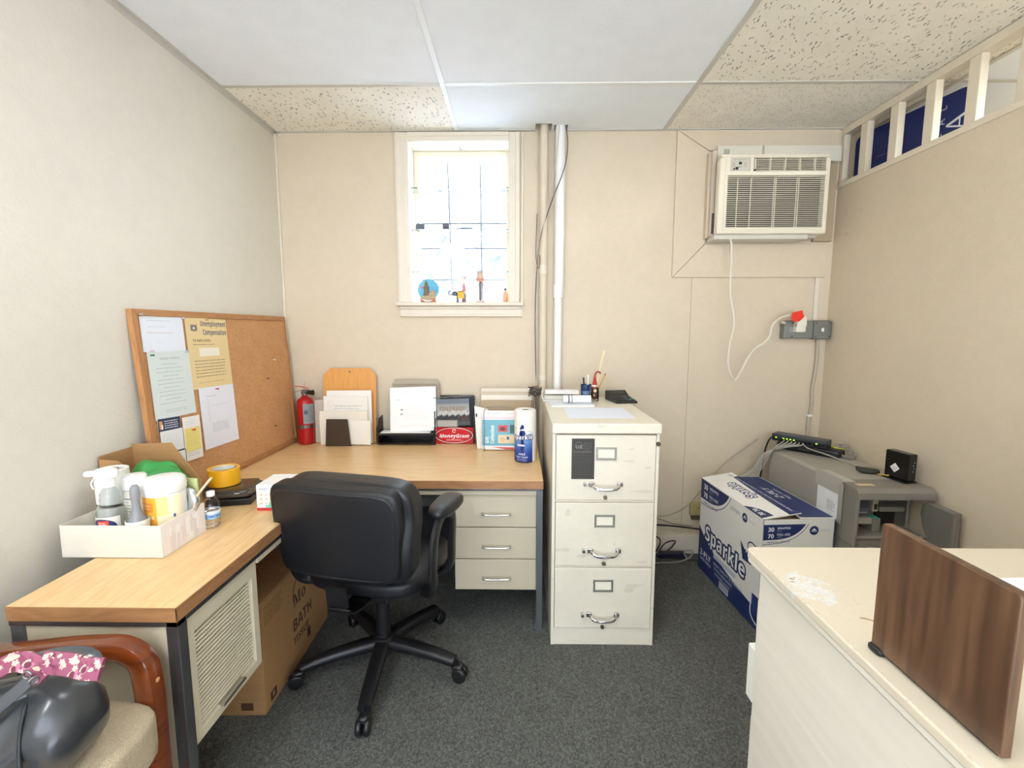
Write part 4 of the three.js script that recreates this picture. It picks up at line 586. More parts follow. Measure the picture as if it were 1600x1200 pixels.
  const cc = thing('card_holder', 'small clear card holder above the red sign panel', 'card holder', [-0.433, TOP + 0.103, 2.778]); obj('pocket', [bx(0.13, 0.045, 0.002, 0, 0.0225, 0.01, 0.0005), bx(0.13, 0.045, 0.002, 0, 0.0225, -0.01, 0.0005), bx(0.003, 0.06, 0.022, 0.065, 0.03, 0, 0.0005)], clear({ roughness: 0.08 }), cc); obj('card', bx(0.122, 0.04, 0.012, -0.002, 0.021, 0, 0.001), M(0xb8b4ae, 0.6), cc);
  // wire file rack with folders
  const rk = thing('wire_rack', 'thin wire rack holding upright folders beside the paper towel', 'rack', [-0.07, TOP, 2.70]);
  const wire = (pts) => tube(pts.map(([x, y, z]) => new THREE.Vector3(x, y, z)), 0.0022, 20, 6);
  obj('wire', wire([[-0.125, 0.002, 0.115], [-0.125, 0.12, 0.1], [-0.122, 0.245, 0.085], [-0.105, 0.256, 0.083], [0.02, 0.257, 0.083]]), steel, rk); obj('wire', wire([[-0.125, 0.003, 0.115], [-0.12, 0.003, 0], [-0.12, 0.003, -0.11]]), steel, rk); obj('wire', wire([[0.13, 0.003, 0.1], [0.13, 0.003, -0.11], [-0.12, 0.003, -0.11]]), steel, rk); obj('wire', wire([[0.13, 0.003, 0.1], [0.13, 0.12, 0.09], [0.13, 0.25, 0.08]]), steel, rk);
  const fold = (label, x, z, w2, h2, col, th, roll = 0) => { const m = sheet('file_folder', w2, h2, M(col, 0.8), null, th, M(col, 0.8)); m.position.set(x, TOP + 0.005 + h2 / 2, -z); m.rotation.set(-0.05, 0, roll); tag(m, label, 'folder'); };
  fold('rearmost cream folder in the wire rack', -0.062, 2.80, 0.33, 0.335, 0xe9dfcd, 0.012); fold('tall grey brown folder in front of the cream one in the rack', -0.055, 2.775, 0.325, 0.315, 0xd5c6b0, 0.012); fold('white edged file in the middle of the wire rack', -0.06, 2.752, 0.325, 0.30, 0xf1e9da, 0.014); fold('kraft folder showing its wide back in the wire rack', -0.065, 2.722, 0.31, 0.272, 0xb7a184, 0.014);
  const env = thing('tilted_envelope', 'white envelope with a dark tab tilted against the rack', 'envelope', [-0.222, TOP, 2.66], 6); const eg = ext(shape([[-0.02, 0], [0.06, 0], [0.045, 0.235], [-0.035, 0.255]]), 0.008, 0.001); obj('envelope', eg, white, env); obj('dark_tab', bx(0.008, 0.02, 0.002, -0.022, 0.20, 0.009, 0), blackPlastic, env);
  const gp = print(512, 640, (g, W, H) => { g.fillStyle = '#f3eff2'; g.fillRect(0, 0, W, H); words(g, 70, 40, 170, 2, 16, '#8d8aa0', 5); words(g, 300, 36, 190, 2, 16, '#e9b8a4', 6); g.fillStyle = '#f2d4da'; g.fillRect(0, 100, W, 40); g.fillStyle = '#6db0c4'; g.fillRect(0, 150, W, 430); text(g, 'Gift', 62, 540, 'bold 60px sans-serif', '#f6fbfc', 'left', -Math.PI / 2); text(g, 'Collection', 128, 545, 'bold 62px sans-serif', '#f6fbfc', 'left', -Math.PI / 2); g.fillStyle = '#d2474d'; g.fillRect(200, 240, 120, 110); g.fillStyle = '#5c1b20'; g.beginPath(); g.arc(258, 300, 34, 0, 7); g.fill(); g.fillStyle = '#2c5a55'; g.fillRect(350, 235, 162, 140); g.fillStyle = '#e6cfa5'; g.fillRect(200, 400, 250, 140); g.fillStyle = '#3a5480'; g.fillRect(310, 430, 30, 50); words(g, 230, 450, 60, 4, 18, '#a5825a', 6); g.fillStyle = '#f1eef0'; g.fillRect(0, 580, W, 22); g.fillStyle = '#d5423e'; g.beginPath(); g.moveTo(120, 600); g.lineTo(W, 612); g.lineTo(W, 640); g.lineTo(300, 640); g.fill(); g.fillStyle = '#3aa54a'; g.fillRect(455, 170, 57, 60); });
  const gc = thing('gift_card_pack', 'turquoise gift card pack hanging in front of the rack', 'card pack', [-0.09, TOP + 0.008, 2.605]); const gs = sheet('printed_card', 0.235, 0.225, printed(gp, 0.35), gc, 0.003); gs.position.set(0, 0.1125, 0); obj('tray_edge', bx(0.235, 0.01, 0.03, 0, 0.002, -0.015, 0.002), white, gc); gc.rotation.x = -0.06;
  // paper towel roll
  const pt = thing('paper_towel_roll', 'wrapped paper towel roll with a blue printed band on the desk', 'paper towel', [0.038, TOP, 2.405]);
  const sp = print(1024, 1024, (g, W, H) => { g.fillStyle = '#f4f1ea'; g.fillRect(0, 0, W, H); const q = g.createLinearGradient(0, 360, 0, 1024); q.addColorStop(0, '#dfe9f2'); q.addColorStop(0.25, '#7fa6d6'); q.addColorStop(0.7, '#22469b'); q.addColorStop(1, '#14256b'); g.fillStyle = q; g.beginPath(); g.moveTo(240, 500); g.quadraticCurveTo(450, 540, 612, 420); g.lineTo(612, 1024); g.lineTo(240, 1024); g.fill(); g.save(); g.translate(160, 20); g.scale(0.62, 1);
    g.fillStyle = '#1a2a6c'; g.beginPath(); g.arc(470, 300, 42, 0, 7); g.fill(); g.beginPath(); g.ellipse(430, 330, 20, 30, 0.5, 0, 7); g.fill(); g.beginPath(); g.moveTo(420, 370); g.quadraticCurveTo(370, 440, 400, 520); g.lineTo(425, 470); g.lineTo(440, 560); g.lineTo(420, 700); g.lineTo(460, 820); g.lineTo(490, 820); g.lineTo(520, 690); g.lineTo(505, 560); g.lineTo(520, 460); g.lineTo(555, 530); g.quadraticCurveTo(560, 420, 520, 370); g.closePath(); g.fill(); g.fillStyle = '#d8dde6'; g.fillRect(330, 640, 190, 34); g.restore(); g.save(); g.translate(500, 560); g.rotate(-0.03); g.lineWidth = 26; g.strokeStyle = '#1a2a6c'; g.lineJoin = 'round'; g.scale(0.8, 1); g.font = 'bold 118px sans-serif'; g.textAlign = 'center'; g.strokeText('Sparkle', -60, 0); g.fillStyle = '#fff'; g.fillText('Sparkle', -60, 0); g.restore(); text(g, '2-PLY', 440, 850, 'bold 56px sans-serif', '#fff', 'center', 0, 0.75); text(g, 'Paper Towels', 440, 905, 'bold 40px sans-serif', '#dfe8f7', 'center', 0, 0.75); words(g, 360, 940, 170, 3, 18, '#b9c8e8', 5); g.fillStyle = '#c8d7d2'; g.fillRect(520, 400, 80, 12); g.fillStyle = '#4a9a48'; g.fillRect(330, 330, 12, 60); });
  const lg = lathe([[0.020, 0.002], [0.05, 0], [0.056, 0.003], [0.0578, 0.009], [0.0578, 0.268], [0.056, 0.276], [0.05, 0.28], [0.02, 0.276]], 48); { const p = lg.attributes.position, u = lg.attributes.uv; for (let i = 0; i < p.count; i++) u.setY(i, p.getY(i) / 0.28); } const body = obj('roll', lg, printed(sp, 0.3), pt); body.rotation.y = Math.PI + 0.1;
  obj('core', cyl(0.02, 0.02, 0.272, 0, 0.138, 0), M(0xb5a58e, 0.8), pt);
}
// ---------------------------------------------------------------- cork board and what is pinned to it
{
  const W = 1.123, H = 0.772, t = thing('cork_board', 'oak framed cork bulletin board leaning on the left wall', 'bulletin board', [-1.381, TOP + 0.001, 1.70]);
  t.rotation.set(-0.060, Math.PI / 2, 0.004, 'YXZ');
  const fw = 0.026, ft = 0.022;
  obj('cork_panel', bx(W - fw * 1.6, H - fw * 1.6, 0.008, W / 2, H / 2, -0.012, 0.0005), cork, t);
  const bar = (L) => ext(shape([[0, 0], [L, 0], [L - fw, fw], [fw, fw]]), ft, 0.002).translate(0, 0, -0.022);
  obj('frame_rail', bar(W), oakFrame, t, 'x'); obj('frame_rail', bar(W).rotateZ(Math.PI).translate(W, H, 0), oakFrame, t, 'x');
  obj('frame_rail', bar(H).rotateZ(Math.PI / 2).translate(W, 0, 0), oakFrame, t, 'y'); obj('frame_rail', bar(H).rotateZ(-Math.PI / 2).translate(0, H, 0), oakFrame, t, 'y');
  t.updateMatrixWorld(true);
  let lift = -0.0065;
  const pin = (name, label, cat, x0, x1, y0, y1, roll, mat, th = 0.001, edge = paper) => {
    const m = sheet(name, x1 - x0, y1 - y0, mat, null, th, edge); lift += 0.0007;
    m.position.set((x0 + x1) / 2, (y0 + y1) / 2, lift + th / 2).applyMatrix4(t.matrixWorld); m.quaternion.copy(t.quaternion); m.rotateZ(roll); return tag(m, label, cat);
  };
  const paperPrint = (w, h, draw, bg) => printed(print(w, h, draw, bg), 0.7);
  pin('pinned_sheet', 'plain bluish white sheet pinned in the board top left corner', 'paper', 0.034, 0.258, 0.607, 0.75, -0.02, paperPrint(384, 256, (g) => { words(g, 60, 36, 220, 1, 10, '#b9c2d4', 3); words(g, 60, 80, 160, 1, 10, '#c6cede', 3); words(g, 50, 120, 240, 1, 10, '#eab9b0', 4); words(g, 110, 190, 100, 1, 10, '#d5dbe6', 3); }, '#eaf0fb'));
  pin('pinned_sheet', 'grey green typed page pinned below the plain white sheet', 'paper', 0.043, 0.268, 0.338, 0.607, -0.02, paperPrint(384, 480, (g) => { text(g, 'HOLIDAY SCHEDULE', 192, 50, '20px sans-serif', '#9aa6a8', 'center'); for (let i = 0; i < 11; i++) words(g, i % 3 ? 60 : 110, 90 + i * 28, i % 3 ? 250 : 150, 1, 10, '#98a5a8', 3); words(g, 100, 420, 200, 2, 14, '#a5b1b3', 3); }, '#dde7e6'));
  const uc = (g, w, h) => { text(g, 'Unemployment', w * 0.66, 44, 'bold 62px sans-serif', '#46506c', 'center', 0, 0.62); text(g, 'Compensation', w * 0.68, 116, 'bold 62px sans-serif', '#46506c', 'center', 0, 0.62); g.fillStyle = '#77777c'; g.beginPath(); g.ellipse(82, 84, 22, 28, 0, 0, 7); g.fill(); g.fillRect(50, 56, 14, 50); g.fillRect(100, 56, 14, 50); g.fillStyle = '#f3e3b4'; g.fillRect(72, 76, 20, 18);
    text(g, 'TO EMPLOYEES:', 56, 186, 'bold 26px sans-serif', '#6b604c', 'left'); words(g, 56, 216, 230, 1, 10, '#7b6d52', 5); g.fillStyle = '#f7f1e2'; g.fillRect(110, 246, 220, 70); words(g, 50, 350, 340, 6, 26, '#6d624d', 5); words(g, 70, 530, 300, 1, 10, '#a0906c', 3); };
  pin('pinned_poster', 'yellow poster headed Unemployment Compensation pinned on the cork board', 'poster', 0.268, 0.545, 0.43, 0.745, -0.02, paperPrint(448, 580, uc, '#ead3a0'), 0.001, M(0xead3a0, 0.7));
  pin('pinned_sheet', 'lavender white printed page under the yellow poster', 'paper', 0.292, 0.537, 0.155, 0.432, -0.03, paperPrint(384, 480, (g) => { words(g, 70, 70, 120, 1, 10, '#aab0c4', 3); lines(g, 70, 96, 30, 10, 20, '#c3c8d8', 3); words(g, 110, 150, 180, 1, 10, '#bcc2d2', 3); words(g, 100, 290, 190, 6, 13, '#aab0c2', 3); }, '#eceffb'));
  pin('pinned_card', 'dark blue banner card with a small portrait on the board', 'card', 0.044, 0.16, 0.29, 0.342, -0.07, paperPrint(256, 128, (g) => { g.fillStyle = '#2c3a5c'; g.fillRect(0, 0, 256, 128); g.fillStyle = '#d9a06c'; g.fillRect(14, 24, 36, 80); g.fillStyle = '#f1eee8'; g.fillRect(34, 60, 20, 46); words(g, 70, 26, 170, 4, 22, '#dfe4ee', 9); }, '#2c3a5c'));
  pin('pinned_flyer', 'white flyer hanging under the dark blue banner card', 'flyer', 0.046, 0.165, 0.2, 0.292, -0.06, paperPrint(256, 200, (g) => { words(g, 30, 36, 190, 6, 22, '#cdd6de', 3); g.fillStyle = '#33405c'; g.fillRect(0, 190, 256, 10); }, '#eff4f7'));
  pin('pinned_receipt', 'torn white receipt behind the yellow note', 'receipt', 0.168, 0.27, 0.14, 0.325, -0.05, paperPrint(160, 280, (g) => { words(g, 16, 30, 120, 2, 16, '#cfd4dc', 3); words(g, 16, 220, 120, 3, 14, '#b9c0cc', 3); }, '#f4f3f1'));
  pin('pinned_flyer', 'small white flyer hanging lowest with dark blue edges', 'flyer', 0.066, 0.165, 0.104, 0.2, -0.06, paperPrint(200, 220, (g) => { words(g, 20, 26, 150, 9, 18, '#ccd5dd', 3); g.fillStyle = '#2d3a56'; g.fillRect(0, 210, 200, 10); g.fillRect(192, 0, 8, 220); g.fillRect(0, 0, 200, 5); }, '#eef3f6'));
  pin('pinned_note', 'yellow note with red pin on the cork board', 'note', 0.172, 0.262, 0.178, 0.277, -0.05, paperPrint(160, 180, (g) => words(g, 16, 40, 120, 6, 18, '#cfc46c', 3), '#f2e68e'), 0.001, M(0xf2e68e, 0.7));
  const pins = [[0.034, 0.752, 0xb8a9a0, 'clear push pin at the top left sheet corner'], [0.248, 0.742, 0xc9c0c8, 'clear push pin at the top right of the bluish sheet'], [0.06, 0.612, 0xd8c6cc, 'pale push pin at the bottom of the bluish sheet'], [0.057, 0.595, 0x1f6b4a, 'green push pin on the grey green page'], [0.245, 0.60, 0xaab3c6, 'pale push pin at the right of the grey green page'], [0.40, 0.738, 0xd8a070, 'orange push pin at the top of the yellow poster'], [0.405, 0.42, 0xd9302c, 'red push pin on the lavender white page'], [0.218, 0.268, 0xd9402c, 'red push pin on the yellow note'], [0.95, 0.52, 0xf0ede6, 'white push pin near the right frame rail'], [0.86, 0.42, 0x9c5a2c, 'brown push pin alone on the bare cork'], [0.88, 0.145, 0x4a3a2a, 'dark push pin low on the bare cork']];
  for (const [x, y, c, label] of pins) { const m = obj('push_pin', lathe([[0, 0], [0.0035, 0], [0.0035, 0.0015], [0.002, 0.003], [0.002, 0.008], [0.0045, 0.010], [0.0045, 0.012], [0, 0.0125]], 12).rotateX(Math.PI / 2), M(c, 0.35)); m.position.set(x, y, y < 0.6 && x > 0.8 ? -0.0078 : 0.001).applyMatrix4(t.matrixWorld); m.quaternion.copy(t.quaternion); tag(m, label, 'push pin'); }
}
// ---------------------------------------------------------------- things on the return of the desk
{
  // open white box and its contents
  const X0 = -1.393, X1 = -1.08, Z0 = 1.317, Z1 = 1.512, H = 0.103;
  const b = thing('white_box', 'shallow white open cardboard box of cleaning supplies on the desk', 'box', [(X0 + X1) / 2, TOP, (Z0 + Z1) / 2]);
  const wc = metresMat({ map: wallTex([0.90, 0.872, 0.815]), roughness: 0.55 }), y = TOP;
  wobj('base', bw(X0, X1, y, y + 0.003, Z0, Z1, 0.001), wc, b);
  wobj('side', bw(X0, X1, y, y + H, Z0, Z0 + 0.003, 0.001), wc, b); wobj('side', bw(X0, X1, y, y + H, Z1 - 0.003, Z1, 0.001), wc, b);
  wobj('side', bw(X0, X0 + 0.003, y, y + H, Z0, Z1, 0.001), wc, b);
  const rp = sheet('side', 0.19, H, printed(print(256, 140, (g) => { let s = 5; for (let i = 0; i < 26; i++) { s = (s * 16807) % 2147483647; g.fillStyle = ['#efe4e6', '#f9f7f5', '#e9e3e2', '#f4ecec'][i % 4]; g.fillRect(30 + s % 200, 10 + (s >> 5) % 60, 10 + s % 26, 40 + (s >> 3) % 60); } }, '#f5efec'), 0.4), b, 0.003, white); rp.rotation.y = Math.PI / 2; rp.position.set(X1 - 0.0015 - b.position.x, H / 2, 0);
  const FLOOR = TOP + 0.0035;
  // toilet rolls, one on the other
  const roll = () => lathe([[0.019, 0], [0.043, 0.0], [0.0455, 0.003], [0.046, 0.05], [0.0455, 0.11], [0.044, 0.112], [0.019, 0.112], [0.019, 0]], 36);
  for (const [k, label] of [[0, 'white toilet roll hidden under the upper roll in the box'], [1, 'white toilet roll on top, at the wall end of the box']]) { const t = thing('toilet_roll', label, 'toilet roll', [-1.341, FLOOR + k * 0.123, 1.457]); if (k) { } obj('paper', roll(), white, t); obj('core', new THREE.CylinderGeometry(0.0188, 0.0188, 0.112, 24, 1, true).translate(0, 0.056, 0), M(0x8b7a66, 0.9, { side: THREE.DoubleSide }), t); }
  // spray bottle
  const sp = thing('spray_bottle', 'clear spray bottle with a white trigger head in the box', 'spray bottle', [-1.262, FLOOR, 1.357], -65);
  obj('bottle', lathe([[0, 0], [0.035, 0.001], [0.038, 0.006], [0.0385, 0.125], [0.035, 0.14], [0.0265, 0.15], [0.0275, 0.156], [0.0255, 0.164], [0.027, 0.172], [0.0245, 0.18], [0.0255, 0.187], [0.019, 0.2], [0.0135, 0.208], [0.0135, 0.214]], 36), clear({ thickness: 0.0, roughness: 0.12, color: 0xe9ecec }), sp);
  obj('label', wrapLabel(0.0389, 0.05, -1.25, 1.25, 0.098), printed(print(256, 128, (g) => { g.fillStyle = '#dcd8cf'; g.fillRect(0, 0, 256, 128); g.fillStyle = '#20306b'; g.beginPath(); g.ellipse(140, 70, 92, 56, 0.12, 0, 7); g.fill(); g.fillStyle = '#d8402e'; g.fillRect(96, 26, 84, 70); words(g, 106, 40, 66, 4, 14, '#f0cdb8', 7); }), 0.4), sp).rotation.y = R(65);
  obj('collar', cyl(0.0165, 0.0175, 0.024, 0, 0.222, 0), whitePlastic, sp);
  obj('trigger_head', [pillow(0.03, 0.034, 0.06, 3.5, 8).translate(0, 0.25, 0.004), pillow(0.019, 0.018, 0.04, 3, 6).translate(0, 0.254, 0.038)], whitePlastic, sp);
  obj('trigger', sweep([new THREE.Vector3(0, 0.242, 0.03), new THREE.Vector3(0, 0.224, 0.04), new THREE.Vector3(0, 0.206, 0.036)], flat(0.014, 0.005), new THREE.Vector3(0, 0, 1), 10), whitePlastic, sp);
  // lotion bottle
  const lo = thing('lotion_bottle', 'white translucent bottle with a white cap behind the brush', 'bottle', [-1.245, FLOOR, 1.432]);
  obj('bottle', lathe([[0, 0], [0.029, 0.001], [0.031, 0.005], [0.032, 0.12], [0.031, 0.172], [0.03, 0.176]], 32), M(0xe6e1d4, 0.35), lo); obj('cap', lathe([[0.031, 0.178], [0.0325, 0.18], [0.033, 0.216], [0.030, 0.223], [0, 0.224]], 32), whitePlastic, lo);
  obj('label', wrapLabel(0.0323, 0.075, -1.2, 1.2, 0.125), printed(print(256, 160, (g) => { words(g, 60, 20, 120, 1, 10, '#3c3c3c', 7); words(g, 60, 44, 90, 5, 22, '#77756f', 4); }, '#e9e4d8'), 0.4), lo);
  // brush in its cup
  const br = thing('brush', 'grey handled brush standing in a small white cup', 'brush', [-1.176, FLOOR, 1.349]);
  obj('cup', lathe([[0, 0], [0.028, 0], [0.030, 0.08], [0.031, 0.108], [0.028, 0.108], [0.026, 0.01], [0, 0.008]], 28), M(0xeee9dd, 0.4), br); obj('handle', lathe([[0, 0.09], [0.026, 0.094], [0.0255, 0.104], [0.018, 0.118], [0.0115, 0.14], [0.011, 0.16], [0.0135, 0.19], [0.0125, 0.208], [0.007, 0.216], [0, 0.2175]], 28), M(0x8e9094, 0.35), br);
  // wipes canister
  const wp = thing('wipes_canister', 'white canister with an orange label, largest thing in the box', 'canister', [-1.150, FLOOR, 1.432]);
  obj('canister', lathe([[0, 0], [0.056, 0], [0.058, 0.004], [0.058, 0.168], [0.056, 0.172]], 44), whitePlastic, wp);
  obj('label', wrapLabel(0.0584, 0.15, -1.4, 1.5, 0.09), printed(print(512, 300, (g) => { const q = g.createLinearGradient(300, 0, 512, 0); g.fillStyle = '#f3b13c'; g.fillRect(0, 0, 512, 300); g.fillStyle = '#f7ecca'; g.fillRect(290, 0, 222, 300); g.fillStyle = '#f5dc8e'; g.fillRect(290, 0, 90, 120); g.fillStyle = '#e3913a'; g.fillRect(60, 34, 200, 60); words(g, 80, 50, 160, 2, 18, '#f3c891', 7); words(g, 70, 120, 200, 1, 10, '#f8e3bf', 20); words(g, 90, 160, 160, 4, 26, '#f7c96b', 6); g.fillStyle = '#4a67a0'; g.fillRect(420, 120, 20, 22); words(g, 330, 180, 130, 4, 22, '#d9cfae', 5); }, '#f3b13c'), 0.35), wp);
  obj('lid', lathe([[0.0575, 0.172], [0.0605, 0.174], [0.061, 0.192], [0.0585, 0.208], [0.05, 0.216], [0.02, 0.219], [0, 0.219]], 44), whitePlastic, wp);
  // frames, stick
  const pf = thing('picture_frame', 'pale green picture frame standing at the back of the box', 'picture frame', [-1.147, FLOOR, 1.503], -4);
  obj('frame', ext(hole(shape([[-0.05, 0], [0.062, 0], [0.062, 0.19], [-0.05, 0.19]]), -0.005, 0.035, 0.075, 0.135), 0.008, 0.001).translate(0, 0, 0.0), M(0xc6cf95, 0.55), pf); obj('picture', bx(0.042, 0.062, 0.002, 0.015, 0.105, 0.002, 0), M(0x4e4536, 0.4), pf);
  const sv = thing('silver_pouch', 'creased silver grey packet wedged beside the wipes canister', 'packet', [-1.098, FLOOR, 1.472], 8);
  obj('packet', pillow(0.035, 0.165, 0.03, 2.6, 8, (v) => { v.x += 0.012 * Math.sin(v.y * 40); }).translate(0, 0.084, 0), M(0xc9cbcc, 0.22, { metalness: 0.75 }), sv);
  const ws = thing('wooden_stick', 'thin pale wooden stick leaning out over the box corner', 'stick', [-1.105, FLOOR + 0.09, 1.478]); obj('shaft', tube([new THREE.Vector3(-0.01, -0.03, 0), new THREE.Vector3(0.03, 0.045, 0.005), new THREE.Vector3(0.088, 0.112, 0.01)], 0.0042, 10, 8), M(0xe2d3ae, 0.6), ws);
  // carton behind with a green bag in it
  const cx0 = -1.443, cx1 = -1.19, cz0 = 1.52, cz1 = 1.664, cb = thing('brown_carton', 'brown cut-open cardboard box behind the white box, at the wall', 'box', [(cx0 + cx1) / 2, TOP, (cz0 + cz1) / 2]);
  wobj('base', bw(cx0, cx1, TOP, TOP + 0.004, cz0, cz1, 0.001), cardboard, cb);
  const wallp = (pts, z) => ext(shape(pts), 0.004, 0.0008).translate(0, 0, -z);
  wobj('side', wallp([[cx0, TOP], [cx1, TOP], [cx1, TOP + 0.10], [cx0 + 0.13, TOP + 0.19], [cx0 + 0.07, TOP + 0.245], [cx0, TOP + 0.25]], cz0 + 0.004), cardboard, cb);
  wobj('side', wallp([[cx0, TOP], [cx1, TOP], [cx1, TOP + 0.13], [cx0 + 0.15, TOP + 0.275], [cx0, TOP + 0.27]], cz1), cardboard, cb);
  wobj('side', bw(cx0, cx0 + 0.004, TOP, TOP + 0.26, cz0, cz1, 0.001), cardboard, cb); wobj('side', bw(cx1 - 0.004, cx1, TOP, TOP + 0.11, cz0, cz1, 0.001), cardboard, cb);
  const gb = thing('green_bag', 'crumpled green plastic bag stuffed in the brown carton', 'bag', [-1.295, TOP + 0.006, 1.592]);
  obj('bag', pillow(0.18, 0.212, 0.125, 2.6, 16, (v) => { const k = 1 + 0.06 * Math.sin(v.x * 70 + v.y * 30) * Math.cos(v.z * 60 + v.y * 45) + 0.03 * Math.sin(v.x * 150 + v.z * 120); v.multiplyScalar(k); v.y -= v.x * 0.2; }).translate(0, 0.108, 0), MP(0x3aa04c, 0.42, { clearcoat: 0.2 }), gb);
  // water bottle
  const wb = thing('water_bottle', 'small clear water bottle with a white cap and blue label', 'bottle', [-1.083, TOP, 1.55]);
  obj('bottle', lathe([[0, 0.001], [0.022, 0], [0.026, 0.006], [0.0265, 0.02], [0.025, 0.03], [0.0265, 0.036], [0.0265, 0.062], [0.025, 0.068], [0.0265, 0.076], [0.024, 0.092], [0.014, 0.108], [0.0115, 0.112], [0.0115, 0.12]], 36), clear({ thickness: 0, roughness: 0.05 }), wb);
  obj('water', lathe([[0, 0.003], [0.02, 0.003], [0.0245, 0.008], [0.0245, 0.06], [0, 0.06]], 28), clear({ thickness: 0.04, ior: 1.33 }), wb);
  obj('label', new THREE.CylinderGeometry(0.0269, 0.0269, 0.028, 36, 1, true).translate(0, 0.049, 0), printed(print(256, 64, (g) => { g.fillStyle = '#8fb8dd'; g.fillRect(0, 0, 256, 64); g.fillStyle = '#dfe9f2'; g.fillRect(0, 0, 256, 24); words(g, 10, 36, 230, 1, 10, '#3f6ea8', 12); }), 0.4, { side: THREE.DoubleSide }), wb); obj('cap', lathe([[0.0128, 0.112], [0.0136, 0.113], [0.0136, 0.127], [0.0125, 0.1285], [0, 0.1285]], 24), whitePlastic, wb);
  // smoky box with the tape on it
  const sm = thing('smoky_box', 'black storage box with a smoky see-through lid under the tape', 'storage box', [-1.165, TOP, 1.828], 12);
  obj('tray', bx(0.165, 0.026, 0.19, 0, 0.0135, 0, 0.005), blackPlastic, sm);
  const fr = pillow(0.158, 0.06, 0.182, 8, 8, (v) => { const k = v.y > 0 ? 0.9 : 1; v.x *= k; v.z *= k; }); obj('lid', fr.translate(0, 0.0, 0).scale(1, 0.55, 1).translate(0, 0.0435, 0), M(0x3d352b, 0.16), sm); obj('latch', bx(0.02, 0.003, 0.006, 0.03, 0.047, 0.083, 0.001), M(0xd8d2c4, 0.3), sm);
  const tp = thing('packing_tape', 'bright yellow roll of packing tape on the smoky box', 'tape', [-1.215, TOP + 0.0612, 1.83]);
  obj('tape', lathe([[0.041, 0], [0.058, 0], [0.0585, 0.002], [0.0585, 0.066], [0.058, 0.068], [0.041, 0.068], [0.041, 0]], 48), yellow, tp);
  obj('core', new THREE.CylinderGeometry(0.0408, 0.0408, 0.068, 48, 1, true).translate(0, 0.034, 0), printed(print(1024, 128, (g) => { for (let i = 0; i < 5; i++) text(g, 'PACKING TAPE', 90 + i * 205, 64, 'bold 26px sans-serif', '#45453f', 'center'); }, '#e8e6dd'), 0.6, { side: THREE.DoubleSide }), tp);
  // camera carton
  const ca = thing('gadget_carton', 'white retail carton with orange and teal pictures, red bottom edge', 'box', [-0.932, TOP, 1.765], 2);
  obj('carton', bx(0.15, 0.09, 0.14, 0, 0.0565, 0, 0.0015), white, ca); obj('base_edge', bx(0.151, 0.011, 0.141, 0, 0.0058, 0, 0.001), M(0xcf3a3f, 0.45), ca);
  const cf = sheet('printed_front', 0.148, 0.088, printed(print(384, 228, (g) => { g.fillStyle = '#f7f5f2'; g.fillRect(0, 0, 384, 228); text(g, 'Smart', 26, 36, 'bold 30px sans-serif', '#8e96b8'); g.fillStyle = '#7fcdb8'; g.beginPath(); g.ellipse(250, 90, 86, 34, -0.1, 0, 7); g.fill(); g.beginPath(); g.ellipse(180, 206, 100, 40, 0, 0, 7); g.fill(); g.fillStyle = '#f0a25c'; g.fillRect(130, 76, 60, 100); for (let i = 0; i < 6; i++) { g.fillStyle = ['#f3e3d2', '#f7efe6'][i % 2]; g.fillRect(22 + (i % 2) * 50, 76 + Math.floor(i / 2) * 44, 44, 38); g.fillStyle = '#c28d6a'; g.fillRect(36 + (i % 2) * 50, 92 + Math.floor(i / 2) * 44, 14, 10); } g.fillStyle = '#4a4646'; g.beginPath(); g.arc(236, 150, 22, 0, 7); g.fill(); g.fillStyle = '#413d3e'; g.fillRect(212, 180, 50, 26); g.fillStyle = '#c94b46'; g.fillRect(196, 30, 20, 10); words(g, 222, 30, 110, 1, 10, '#8a8684', 7); }), 0.4), ca, 0.0006); cf.position.set(0, 0.057, 0.0704);
  const ct = sheet('printed_top', 0.146, 0.136, printed(print(128, 128, (g) => words(g, 50, 40, 60, 1, 8, '#d5d6dd', 4), '#f6f5f3'), 0.4), ca, 0.0006); ct.rotation.x = -Math.PI / 2; ct.position.set(0, 0.1018, 0);
}
